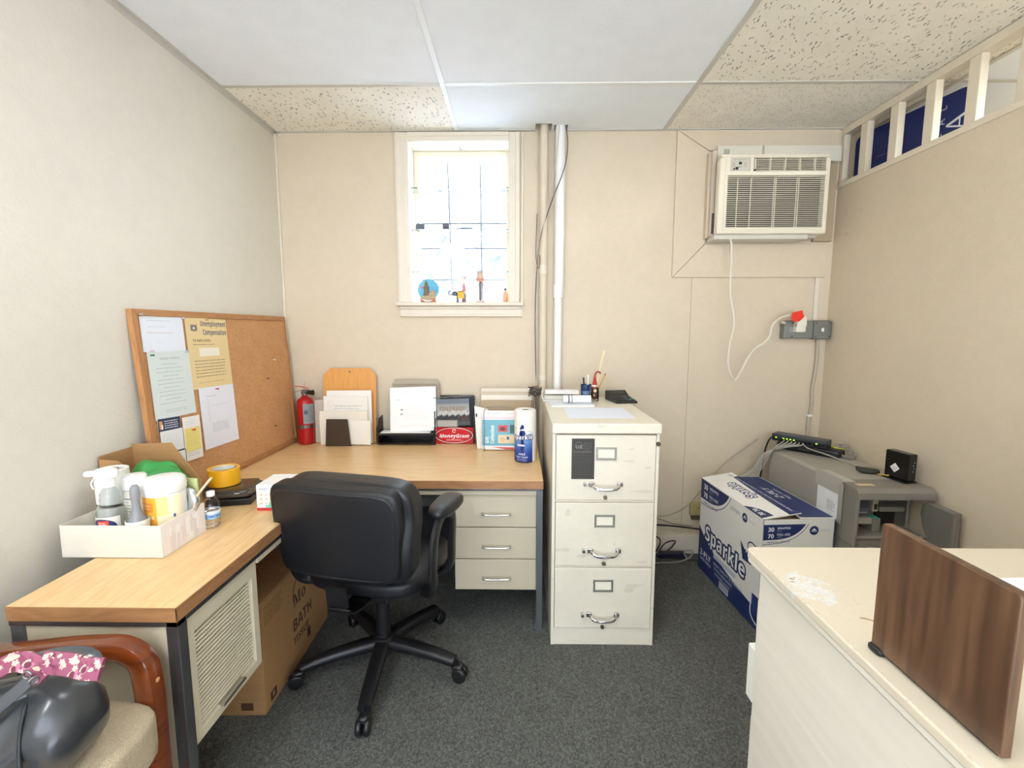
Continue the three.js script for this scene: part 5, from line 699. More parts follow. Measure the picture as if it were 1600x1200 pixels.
// ---------------------------------------------------------------- carton under the desk
{
  const t = thing('brown_shipping_carton', 'large brown shipping carton on the carpet under the desk return', 'box', [-1.11, 0, 1.86], 1.5);
  const w = 0.31, h = 0.432, d = 0.6;
  obj('carton', [bx(w, h, 0.005, 0, h / 2, d / 2, 0.001), bx(w, h, 0.005, 0, h / 2, -d / 2, 0.001), bx(0.005, h, d, -w / 2, h / 2, 0, 0.001), bx(0.005, h, d, w / 2, h / 2, 0, 0.001), bx(w, 0.005, d, 0, 0.003, 0, 0.001)], cardboard, t);
  obj('flap', bx(w / 2 - 0.002, 0.005, d, w / 4, h + 0.001, 0, 0.001), cardboard, t); obj('flap', bx(w / 2 - 0.002, 0.005, d, -w / 4, h + 0.001, 0, 0.001), cardboard, t);
  const m = sheet('printed_side', d - 0.01, h - 0.01, printed(print(768, 560, (g) => {
    g.fillStyle = '#b58a5b'; g.fillRect(0, 0, 768, 560); for (let i = 0; i < 60; i++) { g.fillStyle = i % 2 ? '#b98e60' : '#b18656'; g.fillRect(0, (i * 37) % 560, 768, 4); }
    words(g, 24, 24, 180, 7, 15, '#6d4f33', 4); g.strokeStyle = '#4f2f22'; g.lineWidth = 10; g.beginPath(); g.arc(420, 150, 96, 2.6, 5.9); g.stroke(); text(g, 'Mo', 320, 180, 'bold 100px serif', '#4b2d20'); text(g, 'BATH', 300, 320, 'bold 96px sans-serif', '#4b2d20'); text(g, 'TISSUE', 300, 410, 'bold 60px sans-serif', '#4b2d20'); g.fillStyle = '#4b2d20'; g.fillRect(470, 440, 40, 60); g.fillRect(40, 490, 60, 50); g.fillStyle = '#b58a5b'; g.fillRect(60, 500, 20, 26); }), 0.85), t, 0.0008, cardboard); m.rotation.y = Math.PI / 2; m.position.set(w / 2 + 0.0032, h / 2, 0);
  obj('printed_mark', bx(0.045, 0.03, 0.001, 0.09, 0.035, d / 2 + 0.003, 0), M(0x5a3c28, 0.9), t);
}
// ---------------------------------------------------------------- swivel chair
{
  const t = thing('office_chair', 'black leather swivel office chair turned to the desk', 'office chair', [-0.575, 0, 1.83], -13);
  const seat = pillow(0.5, 0.10, 0.47, 4, 14, (v) => { if (v.y > 0) v.y -= 0.018 * Math.max(0, 1 - (v.x / 0.26) ** 2) * 0.5; }).translate(0, 0.472, -0.02); obj('seat', seat, leatherBump, t);
  const lean = new THREE.Matrix4().makeRotationX(0.10), place = (g) => g.translate(0, -0.5, 0).applyMatrix4(lean).translate(0, 0.5, 0);
  const shell = pillow(0.5, 0.352, 0.075, 9, 16, (v) => { v.x *= 1 + 0.06 * (v.y > 0 ? 0.3 : v.y / 0.19); v.z -= 0.02 * (v.x / 0.25) ** 2; }).translate(-0.005, 0.752, 0.262); obj('back_shell', place(shell), leatherBump, t);
  const front = pillow(0.52, 0.39, 0.12, 6, 16, (v) => { v.z += -0.012 * Math.sin(v.y * 18); v.x *= 1 + 0.05 * (v.y > 0 ? 0.3 : v.y / 0.2); }).translate(0.014, 0.738, 0.19); obj('back_cushion', place(front), leather, t);
  const ringPts = []; for (let i = 0; i < 40; i++) { const a = i / 40 * 2 * Math.PI, c = Math.cos(a), s = Math.sin(a), k = (Math.abs(c) ** 7 + Math.abs(s) ** 7) ** (-1 / 7), y = s * k * 0.16; ringPts.push(new THREE.Vector3(-0.005 + c * k * 0.236 * (1 + 0.06 * (y > 0 ? 0.3 : y / 0.19)), 0.752 + y, 0.2955 - 0.019 * (c * k) ** 2)); }
  obj('piping', place(tube(ringPts, 0.0045, 160, 6, true)), leather, t);
  obj('back_bracket', [sweep([new THREE.Vector3(0, 0.40, 0.1), new THREE.Vector3(0, 0.40, 0.22), new THREE.Vector3(0, 0.43, 0.29), new THREE.Vector3(0, 0.53, 0.31)], flat(0.085, 0.012), new THREE.Vector3(0, 1, 0.3), 20)], blackPlastic, t);
  for (const s of [1, -1]) {   // the left armrest is set low, under the desk return
    const Y = (y) => s > 0 ? y : 0.40 + (y - 0.40) * 0.62;
    const arm = obj('armrest', [sweep([new THREE.Vector3(0.23 * s, Y(0.42), 0.08), new THREE.Vector3(0.285 * s, Y(0.45), 0.12), new THREE.Vector3(0.30 * s, Y(0.56), 0.15), new THREE.Vector3(0.302 * s, Y(0.68), 0.125), new THREE.Vector3(0.30 * s, Y(0.725), 0.06), new THREE.Vector3(0.30 * s, Y(0.722), 0.0), new THREE.Vector3(0.30 * s, Y(0.69), -0.045), new THREE.Vector3(0.298 * s, Y(0.58), -0.05), new THREE.Vector3(0.285 * s, Y(0.46), -0.05), new THREE.Vector3(0.23 * s, Y(0.43), -0.05)], roundSection(0.048, 0.024, 4, 14), new THREE.Vector3(1, 0, 0), 70)], blackPlastic, t);
    obj('arm_pad', pillow(0.098, 0.054, 0.225, 3, 10, (v) => { v.x *= 1 + 0.12 * (v.z < 0 ? 1 : -1) * Math.min(1, Math.abs(v.z) / 0.1); }).translate(0.296 * s, Y(0.746), 0.005), leather, arm);
  }
  obj('mechanism', [bx(0.2, 0.045, 0.26, 0, 0.388, 0, 0.012), cyl(0.03, 0.036, 0.04, 0, 0.35, 0)], blackPlastic, t);
  obj('lever', tube([new THREE.Vector3(0.08, 0.39, -0.04), new THREE.Vector3(0.2, 0.385, -0.05), new THREE.Vector3(0.27, 0.375, -0.05)], 0.006, 12, 8), blackPlastic, t);
  obj('gas_column', [cyl(0.014, 0.014, 0.2, 0, 0.27, 0), cyl(0.027, 0.03, 0.19, 0, 0.205, 0), cyl(0.033, 0.036, 0.05, 0, 0.13, 0)], blackPlastic, t);
  obj('hub', lathe([[0, 0.07], [0.045, 0.07], [0.052, 0.09], [0.05, 0.125], [0.038, 0.145], [0, 0.145]], 32), blackPlastic, t);
  const wheel = lathe([[0, -0.011], [0.024, -0.011], [0.029, -0.007], [0.030, 0], [0.029, 0.007], [0.024, 0.011], [0, 0.011]], 24).rotateZ(Math.PI / 2);
  for (let k = 0; k < 5; k++) {
    const a = R(17) + k * 2 * Math.PI / 5, d = new THREE.Vector3(Math.sin(a), 0, Math.cos(a)), at = (r, y) => new THREE.Vector3(d.x * r, y, d.z * r);
    const leg = obj('leg', sweep([at(0.03, 0.112), at(0.12, 0.108), at(0.24, 0.096), at(0.325, 0.082)], roundSection(0.066, 0.05, 3.2, 14), new THREE.Vector3(0, 1, 0), 20, (q) => [1 - 0.22 * q, 1 - 0.25 * q]), blackPlastic, t);
    const c = at(0.335, 0), side = new THREE.Vector3(d.z, 0, -d.x), g = [];
    for (const s of [-1, 1]) { const w = wheel.clone(); w.rotateY(Math.atan2(-side.z, side.x)); w.translate(c.x + side.x * 0.0145 * s + d.x * 0.012, 0.0302, c.z + side.z * 0.0145 * s + d.z * 0.012); g.push(w); }
    g.push(pillow(0.04, 0.03, 0.05, 3, 8).rotateY(a).translate(c.x, 0.058, c.z)); g.push(cyl(0.006, 0.006, 0.03, c.x, 0.075, c.z, 10));
    obj('caster', g, M(0x1b1b1e, 0.32), leg);
  }
}
// ---------------------------------------------------------------- wooden guest chair and handbag
{
  const t = thing('wooden_armchair', 'reddish wooden armchair with a beige fabric seat at the desk end', 'armchair', [-1.14, 0, 0.75]);
  for (const [z, n] of [[1.012, 0], [0.47, 1]]) {
    const arm = [V(-1.42, 0.625, z), V(-1.3, 0.645, z), V(-1.15, 0.664, z), V(-1.02, 0.676, z), V(-0.945, 0.674, z), V(-0.905, 0.645, z), V(-0.894, 0.58, z), V(-0.893, 0.4, z), V(-0.89, 0.2, z), V(-0.885, 0.002, z)];
    const g = sweep(arm, roundSection(0.05, 0.05, 4, 18), new THREE.Vector3(0, 0, 1), 90, (q) => [1, 1 + 0.0 * q]); wobj('arm_frame', g, mahogany, t, 'x');
    wobj('back_leg', sweep([V(-1.40, 0.0, z), V(-1.41, 0.4, z), V(-1.43, 0.8, z - 0.0)], roundSection(0.045, 0.045, 4, 14), new THREE.Vector3(0, 0, 1), 24), mahogany, t, 'y');
    wobj('plug', ball(0.006, -0.866, 0.60, -(z - 0.005), 0.5, 1, 1, 10), M(0xc08a5a, 0.3), t);
  }
  wobj('seat_rail', [bw(-1.4, -0.9, 0.38, 0.44, 0.985, 1.005, 0.006), bw(-1.4, -0.9, 0.38, 0.44, 0.475, 0.495, 0.006), bw(-0.905, -0.885, 0.38, 0.44, 0.49, 0.99, 0.006)], mahogany, t, 'x');
  const fabric = metresMat({ map: tex(512, 0.12, (u, v) => { const k = N1(u, v, 50, 50) * 0.6 + N2(u, v, 64, 64) * 0.4; return mix(rgb(0xb9a78a), rgb(0xd2c3a8), k); }), roughness: 1, bumpMap: tex(256, 0.06, (u, v) => N1(u, v, 40, 40), true), bumpScale: 0.0015 });
  obj('seat_cushion', pillow(0.55, 0.13, 0.494, 8, 18, (v) => { v.y += 0.012 * (1 - (v.x / 0.27) ** 2) * (v.y > 0 ? 1 : 0); }).translate(0.035, 0.498, 0.0), fabric, t);
  obj('back_cushion', pillow(0.06, 0.34, 0.48, 5, 12).translate(-0.26, 0.7, 0.01), fabric, t);
  // handbag
  const b = thing('handbag', 'glossy dark grey handbag with pink floral handle wraps on the armchair', 'handbag', [-1.015, 0.558, 0.81], 4);
  const bm = MP(0x37393d, 0.3, { clearcoat: 0.5, clearcoatRoughness: 0.25 }), bm2 = MP(0x484b50, 0.24, { clearcoat: 0.6, clearcoatRoughness: 0.2 });
  const flower = printed(print(512, 256, (g, W, H) => { g.fillStyle = '#8f4a64'; g.fillRect(0, 0, W, H); let s = 77; const q = () => (s = (s * 16807) % 2147483647) / 2147483647; for (let i = 0; i < 70; i++) { g.fillStyle = ['#b06f84', '#823852', '#cbb9a2', '#93465f', '#6a2840'][i % 5]; g.beginPath(); g.ellipse(q() * W, q() * H, 12 + q() * 30, 8 + q() * 16, q() * 3, 0, 7); g.fill(); } g.strokeStyle = '#dcccb6'; g.lineWidth = 6; for (let i = 0; i < 16; i++) { const x = q() * W, y = q() * H; g.fillStyle = i % 2 ? '#d8c6ae' : '#c9a9a0'; for (let k = 0; k < 5; k++) { g.beginPath(); g.ellipse(x + 15 * Math.cos(k * 1.257), y + 12 * Math.sin(k * 1.257), 11, 7, k * 1.257, 0, 7); g.fill(); } } }), 0.55);
  obj('body', pillow(0.35, 0.2, 0.18, 3.4, 26, (v) => { const q = v.y / 0.1; if (q > 0) { v.z *= 1 - 0.66 * q; v.x *= 1 - 0.2 * q * q; } else v.x *= 1 + 0.16 * q; v.z += 0.005 * Math.sin(v.x * 46 + v.y * 34) + 0.003 * Math.sin(v.x * 90 - v.y * 60); v.y += q > 0 ? 0.012 * Math.sin(v.x * 14 - 0.6) : 0; }).translate(0, 0.1, 0), bm, b);
  obj('seam', tube([new THREE.Vector3(0.085, 0.188, 0.03), new THREE.Vector3(0.098, 0.15, 0.062), new THREE.Vector3(0.112, 0.09, 0.085), new THREE.Vector3(0.118, 0.03, 0.078)], 0.0035, 24, 6), M(0x24272c, 0.4), b);
  obj('seam', tube([new THREE.Vector3(-0.16, 0.12, 0.058), new THREE.Vector3(-0.05, 0.165, 0.052), new THREE.Vector3(0.04, 0.182, 0.044), new THREE.Vector3(0.085, 0.19, 0.03)], 0.0035, 24, 6), M(0x767c84, 0.35), b);
  obj('strap', sweep([new THREE.Vector3(-0.100, 0.030, 0.092), new THREE.Vector3(-0.060, 0.085, 0.092), new THREE.Vector3(0.030, 0.165, 0.070), new THREE.Vector3(0.105, 0.230, 0.050), new THREE.Vector3(0.120, 0.252, 0.040)], flat(0.022, 0.005), new THREE.Vector3(0, 0.4, 1), 24), bm2, b);
  obj('strap', sweep([new THREE.Vector3(-0.176, 0.126, 0.0), new THREE.Vector3(-0.05, 0.19, -0.01), new THREE.Vector3(0.06, 0.232, -0.02), new THREE.Vector3(0.12, 0.242, -0.02), new THREE.Vector3(0.17, 0.238, -0.015), new THREE.Vector3(0.185, 0.222, -0.01)], flat(0.018, 0.005), new THREE.Vector3(0, 1, 0.5), 24), bm2, b);
  obj('handle_wrap', sweep([new THREE.Vector3(0.000, 0.212, 0.030), new THREE.Vector3(0.042, 0.247, 0.032), new THREE.Vector3(0.082, 0.263, 0.034), new THREE.Vector3(0.117, 0.253, 0.038), new THREE.Vector3(0.137, 0.237, 0.042)], flat(0.034, 0.01), new THREE.Vector3(0, 0.6, 1), 24), flower, b);
  obj('handle_wrap', sweep([new THREE.Vector3(0.122, 0.259, 0.034), new THREE.Vector3(0.167, 0.255, 0.036), new THREE.Vector3(0.207, 0.247, 0.040), new THREE.Vector3(0.232, 0.245, 0.040)], flat(0.038, 0.009), new THREE.Vector3(0, 0.5, 1), 24), flower, b);
  obj('charm', [new THREE.TorusGeometry(0.007, 0.0022, 8, 20).translate(0.118, 0.252, 0.058), new THREE.TorusGeometry(0.006, 0.002, 8, 20).rotateY(0.8).translate(0.13, 0.243, 0.06)], steel, b);
  obj('patch', pillow(0.04, 0.055, 0.014, 2.6, 8).translate(-0.1, 0.05, 0.09), flower, b);
  obj('patch', pillow(0.07, 0.04, 0.014, 2.6, 8).translate(-0.155, 0.035, 0.078), flower, b);
  const cl = thing('pale_cloth', 'bit of pale blue cloth behind the handbag at the picture edge', 'cloth', [-1.19, 0.556, 0.90]); obj('cloth', pillow(0.1, 0.17, 0.08, 2.5, 12, (v) => { v.multiplyScalar(1 + 0.08 * Math.sin(v.x * 90 + v.y * 60)); }).translate(0, 0.082, 0), M(0xb9cbd6, 0.7), cl);
}
// ---------------------------------------------------------------- paper towel carton
{
  const W = 0.352, H = 0.555, D = 0.622, th = 0.006, t = thing('paper_towel_carton', 'big white and navy paper towel carton with loose top flaps', 'box', [1.302, 0, 2.40], 3.7);
  const navy = '#1f2f66', inside = M(0xb59a78, 0.85);
  const quarter = (g, w, s) => { g.fillStyle = navy; g.beginPath(); g.moveTo(0, 0); g.lineTo(s * 1.9, 0); g.quadraticCurveTo(s * 1.55, s * 0.62, s * 0.6, s * 0.68); g.lineTo(0, s * 0.7); g.closePath(); g.fill(); g.strokeStyle = '#33427a'; g.lineWidth = s * 0.025; g.beginPath(); g.moveTo(s * 2.02, 0); g.quadraticCurveTo(s * 1.62, s * 0.74, s * 0.6, s * 0.86); g.lineTo(0, s * 0.9); g.stroke(); text(g, '30', s * 0.2, s * 0.22, `bold ${s * 0.26}px sans-serif`, '#fff'); text(g, 'WRAPPED', s * 0.62, s * 0.17, `bold ${s * 0.13}px sans-serif`, '#e8ecf6'); text(g, 'ROLLS', s * 0.62, s * 0.29, `${s * 0.07}px sans-serif`, '#c7cfe6'); text(g, '70', s * 0.2, s * 0.52, `bold ${s * 0.26}px sans-serif`, '#fff'); text(g, 'FULL-SIZE', s * 0.62, s * 0.46, `bold ${s * 0.13}px sans-serif`, '#e8ecf6'); text(g, 'SHEETS', s * 0.62, s * 0.57, `${s * 0.07}px sans-serif`, '#c7cfe6'); text(g, 'INDIVIDUALLY WRAPPED', s * 0.2, s * 0.80, `bold ${s * 0.085}px sans-serif`, '#3c4a80', 'left', -0.03); };
  const emblem = (g, x, y, r) => { g.fillStyle = navy; g.beginPath(); g.arc(x, y, r, 0, 7); g.fill(); g.fillStyle = '#e9edf6'; g.beginPath(); g.moveTo(x - r * 0.55, y); g.lineTo(x, y - r * 0.55); g.lineTo(x + r * 0.55, y); g.closePath(); g.fill(); g.fillRect(x - r * 0.65, y + r * 0.12, r * 1.3, r * 0.14); words(g, x + r * 1.4, y - 6, r * 3, 2, 10, '#aab2c8', 3); };
  const logo = (g, x, y, s, rot) => { g.save(); g.translate(x, y); g.rotate(rot); g.font = `bold ${s}px sans-serif`; g.textAlign = 'center'; g.textBaseline = 'middle'; g.lineJoin = 'round'; g.strokeStyle = navy; g.lineWidth = s * 0.2; g.strokeText('Sparkle', 0, 0); g.fillStyle = '#fff'; g.fillText('Sparkle', 0, 0); g.restore(); };
  const sideT = print(1120, 1000, (g, w, h) => { g.fillStyle = '#f3f2ee'; g.fillRect(0, 0, w, h); g.fillStyle = navy; g.beginPath(); g.moveTo(0, 520); g.quadraticCurveTo(260, 760, w, 820); g.lineTo(w, h); g.lineTo(0, h); g.fill(); quarter(g, w, 300); text(g, '2717201', 600, 90, '44px sans-serif', '#3a4167'); emblem(g, 850, 90, 42); logo(g, 520, 560, 215, 0.04); g.fillStyle = '#c9cfdf'; g.fillRect(330, 690, 420, 46); g.fillStyle = navy; g.beginPath(); g.moveTo(800, 320); g.lineTo(1000, 470); g.lineTo(850, 480); g.closePath(); g.fill(); text(g, '70', 900, 420, 'bold 130px sans-serif', navy, 'center'); g.strokeStyle = navy; g.lineWidth = 12; g.beginPath(); g.ellipse(1010, 330, 90, 62, 0.3, 0, 7); g.stroke(); g.beginPath(); g.ellipse(1010, 330, 24, 17, 0.3, 0, 7); g.stroke(); text(g, '2-PLY', 40, 800, 'bold 90px sans-serif', '#eef1f8'); text(g, 'PAPER TOWELS', 44, 866, 'bold 34px sans-serif', '#dfe4f0'); text(g, 'GREAT QUALITY & STRENGTH', 330, 790, 'bold 40px sans-serif', '#c9d1e6'); text(g, '70 FULL-SIZE SHEETS', 350, 840, 'bold 36px sans-serif', '#c9d1e6'); text(g, 'FOR HOME & OFFICE', 370, 886, 'bold 30px sans-serif', '#c9d1e6'); g.fillStyle = '#e9edf4'; g.fillRect(470, 910, 170, 70); g.fillStyle = navy; for (let i = 0; i < 24; i++) g.fillRect(480 + i * 6.4, 916, i % 3 ? 2.4 : 4, 56); g.strokeStyle = '#e9edf6'; g.lineWidth = 16; g.beginPath(); g.moveTo(1010, 700); g.lineTo(1010, 880); g.quadraticCurveTo(1030, 940, 1120, 950); g.stroke(); g.fillStyle = '#2c407e'; g.fillRect(1026, 700, 94, 180); });
  const sl = sheet('side_panel', D, H, printed(sideT, 0.5), t, th, white); sl.rotation.y = -Math.PI / 2; sl.position.set(-W / 2 + th / 2, H / 2, 0);
  const frontT = print(700, 1100, (g, w, h) => { g.fillStyle = '#eeece7'; g.fillRect(0, 0, w, h); g.fillStyle = navy; g.beginPath(); g.moveTo(0, 760); g.quadraticCurveTo(300, 900, w, 900); g.lineTo(w, h); g.lineTo(0, h); g.fill(); g.save(); g.translate(8, 46); quarter(g, w, 215); g.restore(); emblem(g, 500, 110, 44); logo(g, 350, 560, 160, 0); });
  const fr = sheet('front_panel', W - 0.002, H, printed(frontT, 0.5), t, th, white); fr.position.set(0, H / 2, D / 2 - th / 2);
  obj('side_panel', bx(th, H, D, W / 2 - th / 2, H / 2, 0, 0.001), M(0x2a3a72, 0.55), t); obj('back_panel', bx(W - 0.014, H, th, 0, H / 2, -D / 2 + th / 2, 0.001), white, t); obj('base', bx(W - 0.014, th, D - 0.014, 0, th / 2 + 0.001, 0, 0.001), inside, t);
  obj('inner_flap', bx(W - 0.016, th, 0.17, 0, H - 0.018, D / 2 - 0.096, 0.001), inside, t);
  const topT = print(1120, 360, (g, w, h) => { g.fillStyle = '#f5f4f0'; g.fillRect(0, 0, w, h); g.fillStyle = navy; g.beginPath(); g.moveTo(130, 0); g.lineTo(w, 0); g.lineTo(w, 110); g.quadraticCurveTo(700, 110, 130, 60); g.fill(); text(g, 'GREAT QUALITY & STRENGTH  70 FULL-SIZE SHEETS FOR HOME & OFFICE', 620, 46, 'bold 26px sans-serif', '#cfd6ea', 'center', 0); logo(g, 480, 180, 120, Math.PI); g.fillStyle = '#c8cbd3'; g.fillRect(40, 40, 80, 40); g.fillStyle = navy; g.beginPath(); g.moveTo(820, 360); g.quadraticCurveTo(900, 250, 1090, 240); g.lineTo(1100, 360); g.fill(); text(g, '30 70', 980, 310, 'bold 60px sans-serif', '#fff', 'center', Math.PI); });
  // flaps: the left one, printed, is lifted along the middle; the right one is navy
  const fl = sheet('top_flap', D, 0.185, printed(topT, 0.5), t, 0.005, white); fl.rotation.set(-Math.PI / 2, 0, Math.PI / 2, 'YXZ'); fl.rotation.set(-Math.PI / 2 , 0, 0);
  { const m = new THREE.Matrix4().makeRotationZ(0.15), q = new THREE.Matrix4().makeBasis(new THREE.Vector3(0, 0, 1), new THREE.Vector3(1, 0, 0), new THREE.Vector3(0, 1, 0)); const b = new THREE.Matrix4().multiplyMatrices(m, q); fl.quaternion.setFromRotationMatrix(b); fl.position.set(-W / 2 + 0.0925 * Math.cos(0.15), H + 0.003 + 0.0925 * Math.sin(0.15), 0); }
  const t2 = print(1120, 360, (g, w, h) => { g.fillStyle = '#22336c'; g.fillRect(0, 0, w, h); g.strokeStyle = '#e9ebf2'; g.lineWidth = 14; g.strokeRect(4, 4, w - 8, h - 8); text(g, '2-PLY', 520, 200, 'italic bold 110px sans-serif', '#eef1f8', 'center', Math.PI); text(g, 'Paper Towels', 540, 110, 'bold 44px sans-serif', '#dfe4f2', 'center', Math.PI); });
  const f2 = sheet('top_flap', D, 0.172, printed(t2, 0.5), t, 0.005, white);
  { const m = new THREE.Matrix4().makeRotationZ(-0.02), q = new THREE.Matrix4().makeBasis(new THREE.Vector3(0, 0, 1), new THREE.Vector3(1, 0, 0), new THREE.Vector3(0, 1, 0)); f2.quaternion.setFromRotationMatrix(new THREE.Matrix4().multiplyMatrices(m, q)); f2.position.set(W / 2 - 0.086, H + 0.004, 0); }
}
// ---------------------------------------------------------------- cash machine in the corner and what lies on it
{
  const X0 = 1.516, X1 = 1.868, Z0 = 2.0, Z1 = 2.735, H = 0.735;
  const t = thing('cash_machine', 'low grey cash machine with a recessed keypad bay by the wall', 'cash machine', [(X0 + X1) / 2, 0, (Z0 + Z1) / 2]);
  const g1 = metresMat({ map: wallTex([0.66, 0.64, 0.60]), roughness: 0.5 }), g2 = M(0x857f76, 0.5), g3 = M(0x7b766d, 0.5), g4 = M(0x57534c, 0.55);
  wobj('cabinet', bw(X0, X1, 0, H, Z0 + 0.125, Z1, 0.018), g1, t);
  // hood above the bay, sloping back
  const hd = ext(shape([[0, 0.685], [0, 0.715], [-0.018, 0.733], [-0.14, H - 0.001], [-0.14, 0.66], [-0.06, 0.672]]), X1 - X0 - 0.004, 0.004); hd.rotateY(-Math.PI / 2); hd.scale(1, 1, 1); hd.translate(X1 - 0.002, 0, 0);
  { const p = hd.attributes.position; for (let i = 0; i < p.count; i++) p.setZ(i, p.getZ(i)); } hd.translate(0, 0, -Z0); wobj('hood', hd, g2, t);
  wobj('lower_front', bw(X0 + 0.004, X1 - 0.004, 0, 0.50, Z0 + 0.012, Z0 + 0.13, 0.012), g2, t);
  wobj('bay_sill', bw(X0 + 0.012, X1 - 0.03, 0.498, 0.512, Z0 + 0.004, Z0 + 0.126, 0.005), g2, t);
  wobj('left_cheek', bw(X0 + 0.001, X0 + 0.018, 0.46, 0.695, Z0 + 0.004, Z0 + 0.15, 0.006), g2, t);
  const ck = ext(shape([[-0.006, 0.44], [0.002, 0.50], [0.03, 0.56], [0.044, 0.61], [0.036, 0.655], [0.01, 0.672], [-0.12, 0.672], [-0.12, 0.44]]), 0.034, 0.008); ck.rotateY(Math.PI / 2); ck.translate(X1 - 0.034, 0, -Z0); wobj('right_cheek', ck, g3, t);
  wobj('bay_back', bw(X0 + 0.018, X1 - 0.03, 0.512, 0.668, Z0 + 0.118, Z0 + 0.1255, 0.001), g4, t);
  const kp = sheet('instruction_panel', 0.10, 0.085, printed(print(256, 220, (g) => { g.fillStyle = '#55565a'; g.fillRect(0, 0, 256, 220); g.strokeStyle = '#c9c8c2'; g.lineWidth = 12; g.strokeRect(36, 40, 70, 66); g.fillStyle = '#c9c8c2'; g.beginPath(); g.moveTo(60, 110); g.lineTo(110, 100); g.lineTo(140, 130); g.lineTo(80, 140); g.fill(); g.fillStyle = '#3d4046'; g.fillRect(130, 20, 110, 110); words(g, 40, 176, 190, 1, 10, '#b0a89d', 12); }), 0.4), t, 0.012, g4); kp.position.set(X0 + 0.075 - t.position.x, 0.622, -(Z0 + 0.09) - t.position.z); kp.rotation.x = -0.12;
  wobj('keypad_tray', bw(X0 + 0.022, X0 + 0.125, 0.545, 0.575, Z0 + 0.06, Z0 + 0.12, 0.006), M(0xa29c90, 0.5), t);
  wobj('green_sticker', bw(X0 + 0.118, X0 + 0.152, 0.5755, 0.577, Z0 + 0.056, Z0 + 0.10, 0), M(0x4fb093, 0.5), t); wobj('sticker_stand', bw(X0 + 0.118, X0 + 0.155, 0.512, 0.5753, Z0 + 0.055, Z0 + 0.12, 0.003), g3, t);
  wobj('card_reader', [bw(X0 + 0.128, X0 + 0.154, 0.60, 0.665, Z0 + 0.075, Z0 + 0.12, 0.004)], M(0xa29a84, 0.45), t); wobj('card_slot', bw(X0 + 0.134, X0 + 0.148, 0.612, 0.638, Z0 + 0.073, Z0 + 0.08, 0.001), blackPlastic, t);
  wobj('cash_mouth', bw(X0 + 0.168, X0 + 0.262, 0.526, 0.60, Z0 + 0.109, Z0 + 0.1185, 0.002), M(0x15120d, 0.7), t); wobj('mouth_hood', bw(X0 + 0.16, X0 + 0.275, 0.60, 0.625, Z0 + 0.07, Z0 + 0.118, 0.006), g3, t);
  wobj('badge', pillow(0.05, 0.014, 0.008, 2.2, 6).translate(X0 + 0.09, 0.452, -(Z0 + 0.012)), M(0x98938a, 0.35), t);
  wobj('tan_label', bw(X0 + 0.035, X0 + 0.11, H - 0.0005, H + 0.0005, Z0 + 0.045, Z0 + 0.075, 0), tan, t);
  // sheet taped over the top edge
  const dp = thing('taped_sheet', 'white printed sheet taped to the side of the cash machine', 'paper', [X0 - 0.004, 0.55, 2.19]); const ds = sheet('sheet', 0.15, 0.17, printed(print(240, 280, (g) => { words(g, 120, 150, 90, 6, 14, '#6a6f75', 4); words(g, 20, 60, 60, 5, 20, '#dcdfe2', 3); }, '#f1f2f1'), 0.5), dp, 0.001); ds.rotation.y = -Math.PI / 2; ds.position.set(0, 0.075, 0);
  obj('tape_strip', [bx(0.0008, 0.08, 0.19, -0.0012, 0.158, 0, 0), bx(0.06, 0.0008, 0.19, 0.03, 0.1864, 0, 0)], MP(0xdcd9d0, 0.5, { transmission: 0.45, thickness: 0 }), dp);
  obj('plastic_sleeve', bx(0.0006, 0.19, 0.03, -0.0015, 0.08, 0.09, 0), MP(0xcfcdc5, 0.45, { transmission: 0.45, thickness: 0 }), dp);
  // modem with the switch on it
  const md = thing('modem', 'rounded black modem lying under the network switch', 'modem', [1.672, H, 2.655], -50); obj('case', pillow(0.33, 0.044, 0.115, 6, 12).translate(0.03, 0.0225, 0), blackPlastic, md); obj('badge', bx(0.06, 0.006, 0.001, 0.02, 0.022, 0.0572, 0), M(0x47484c, 0.3), md);
  const sw = thing('network_switch', 'dark grey network switch with green port lights on top', 'network switch', [1.655, H + 0.0455, 2.66], -50);
  obj('case', bx(0.285, 0.042, 0.085, 0, 0.0215, 0, 0.003), M(0x3b3f4a, 0.4), sw); obj('front', bx(0.28, 0.022, 0.003, 0, 0.016, 0.0425, 0.001), M(0x1c1d22, 0.4), sw);
  const led = new THREE.MeshStandardMaterial({ color: 0x9be23a, emissive: new THREE.Color(0x9be23a), emissiveIntensity: 1.6 });
  for (let i = 0; i < 10; i++) obj('port', bx(0.012, 0.011, 0.003, -0.105 + i * 0.0235, 0.013, 0.0445, 0.0006), blackGloss, sw);
  for (const i of [0, 1.7, 2.5, 3.3, 4.1, 9]) obj('port_light', bx(0.009, 0.0045, 0.002, -0.117 + i * 0.0235, 0.0215, 0.0448, 0), led, sw);
  const cab = (name, label, pts, r, col) => tag(obj(name, tube(pts, r, 50, 6), M(col, 0.5)), label, 'cable');
  for (let i = 0; i < 6; i++) { const x = 1.575 + i * 0.014, z = 2.685 - i * 0.014; tag(obj('network_cable', tube([V(x, H + 0.058, z), V(x - 0.03, H + 0.052, z - 0.03), V(x - 0.07, H + 0.03, z - 0.04 + 0.012 * i), V(1.50 - 0.004 * i, H - 0.03, 2.69 + 0.006 * i), V(1.478 - 0.008 * i, H - 0.14, 2.74 + 0.004 * i), V(1.40 - 0.03 * i, H - 0.3, 2.80), V(1.30 - 0.02 * i, 0.3, 2.82)], 0.0032, 60, 6), M(0xbdb8ad, 0.5)), ['grey network cable leaving the switch furthest left', 'second grey network cable from the left end of the switch', 'third grey network cable from the left end of the switch', 'fourth grey network cable from the left end of the switch', 'fifth grey network cable from the left, beside the last', 'grey network cable hanging from the switch furthest right'][i], 'cable', 'grey network cables from the switch'); }
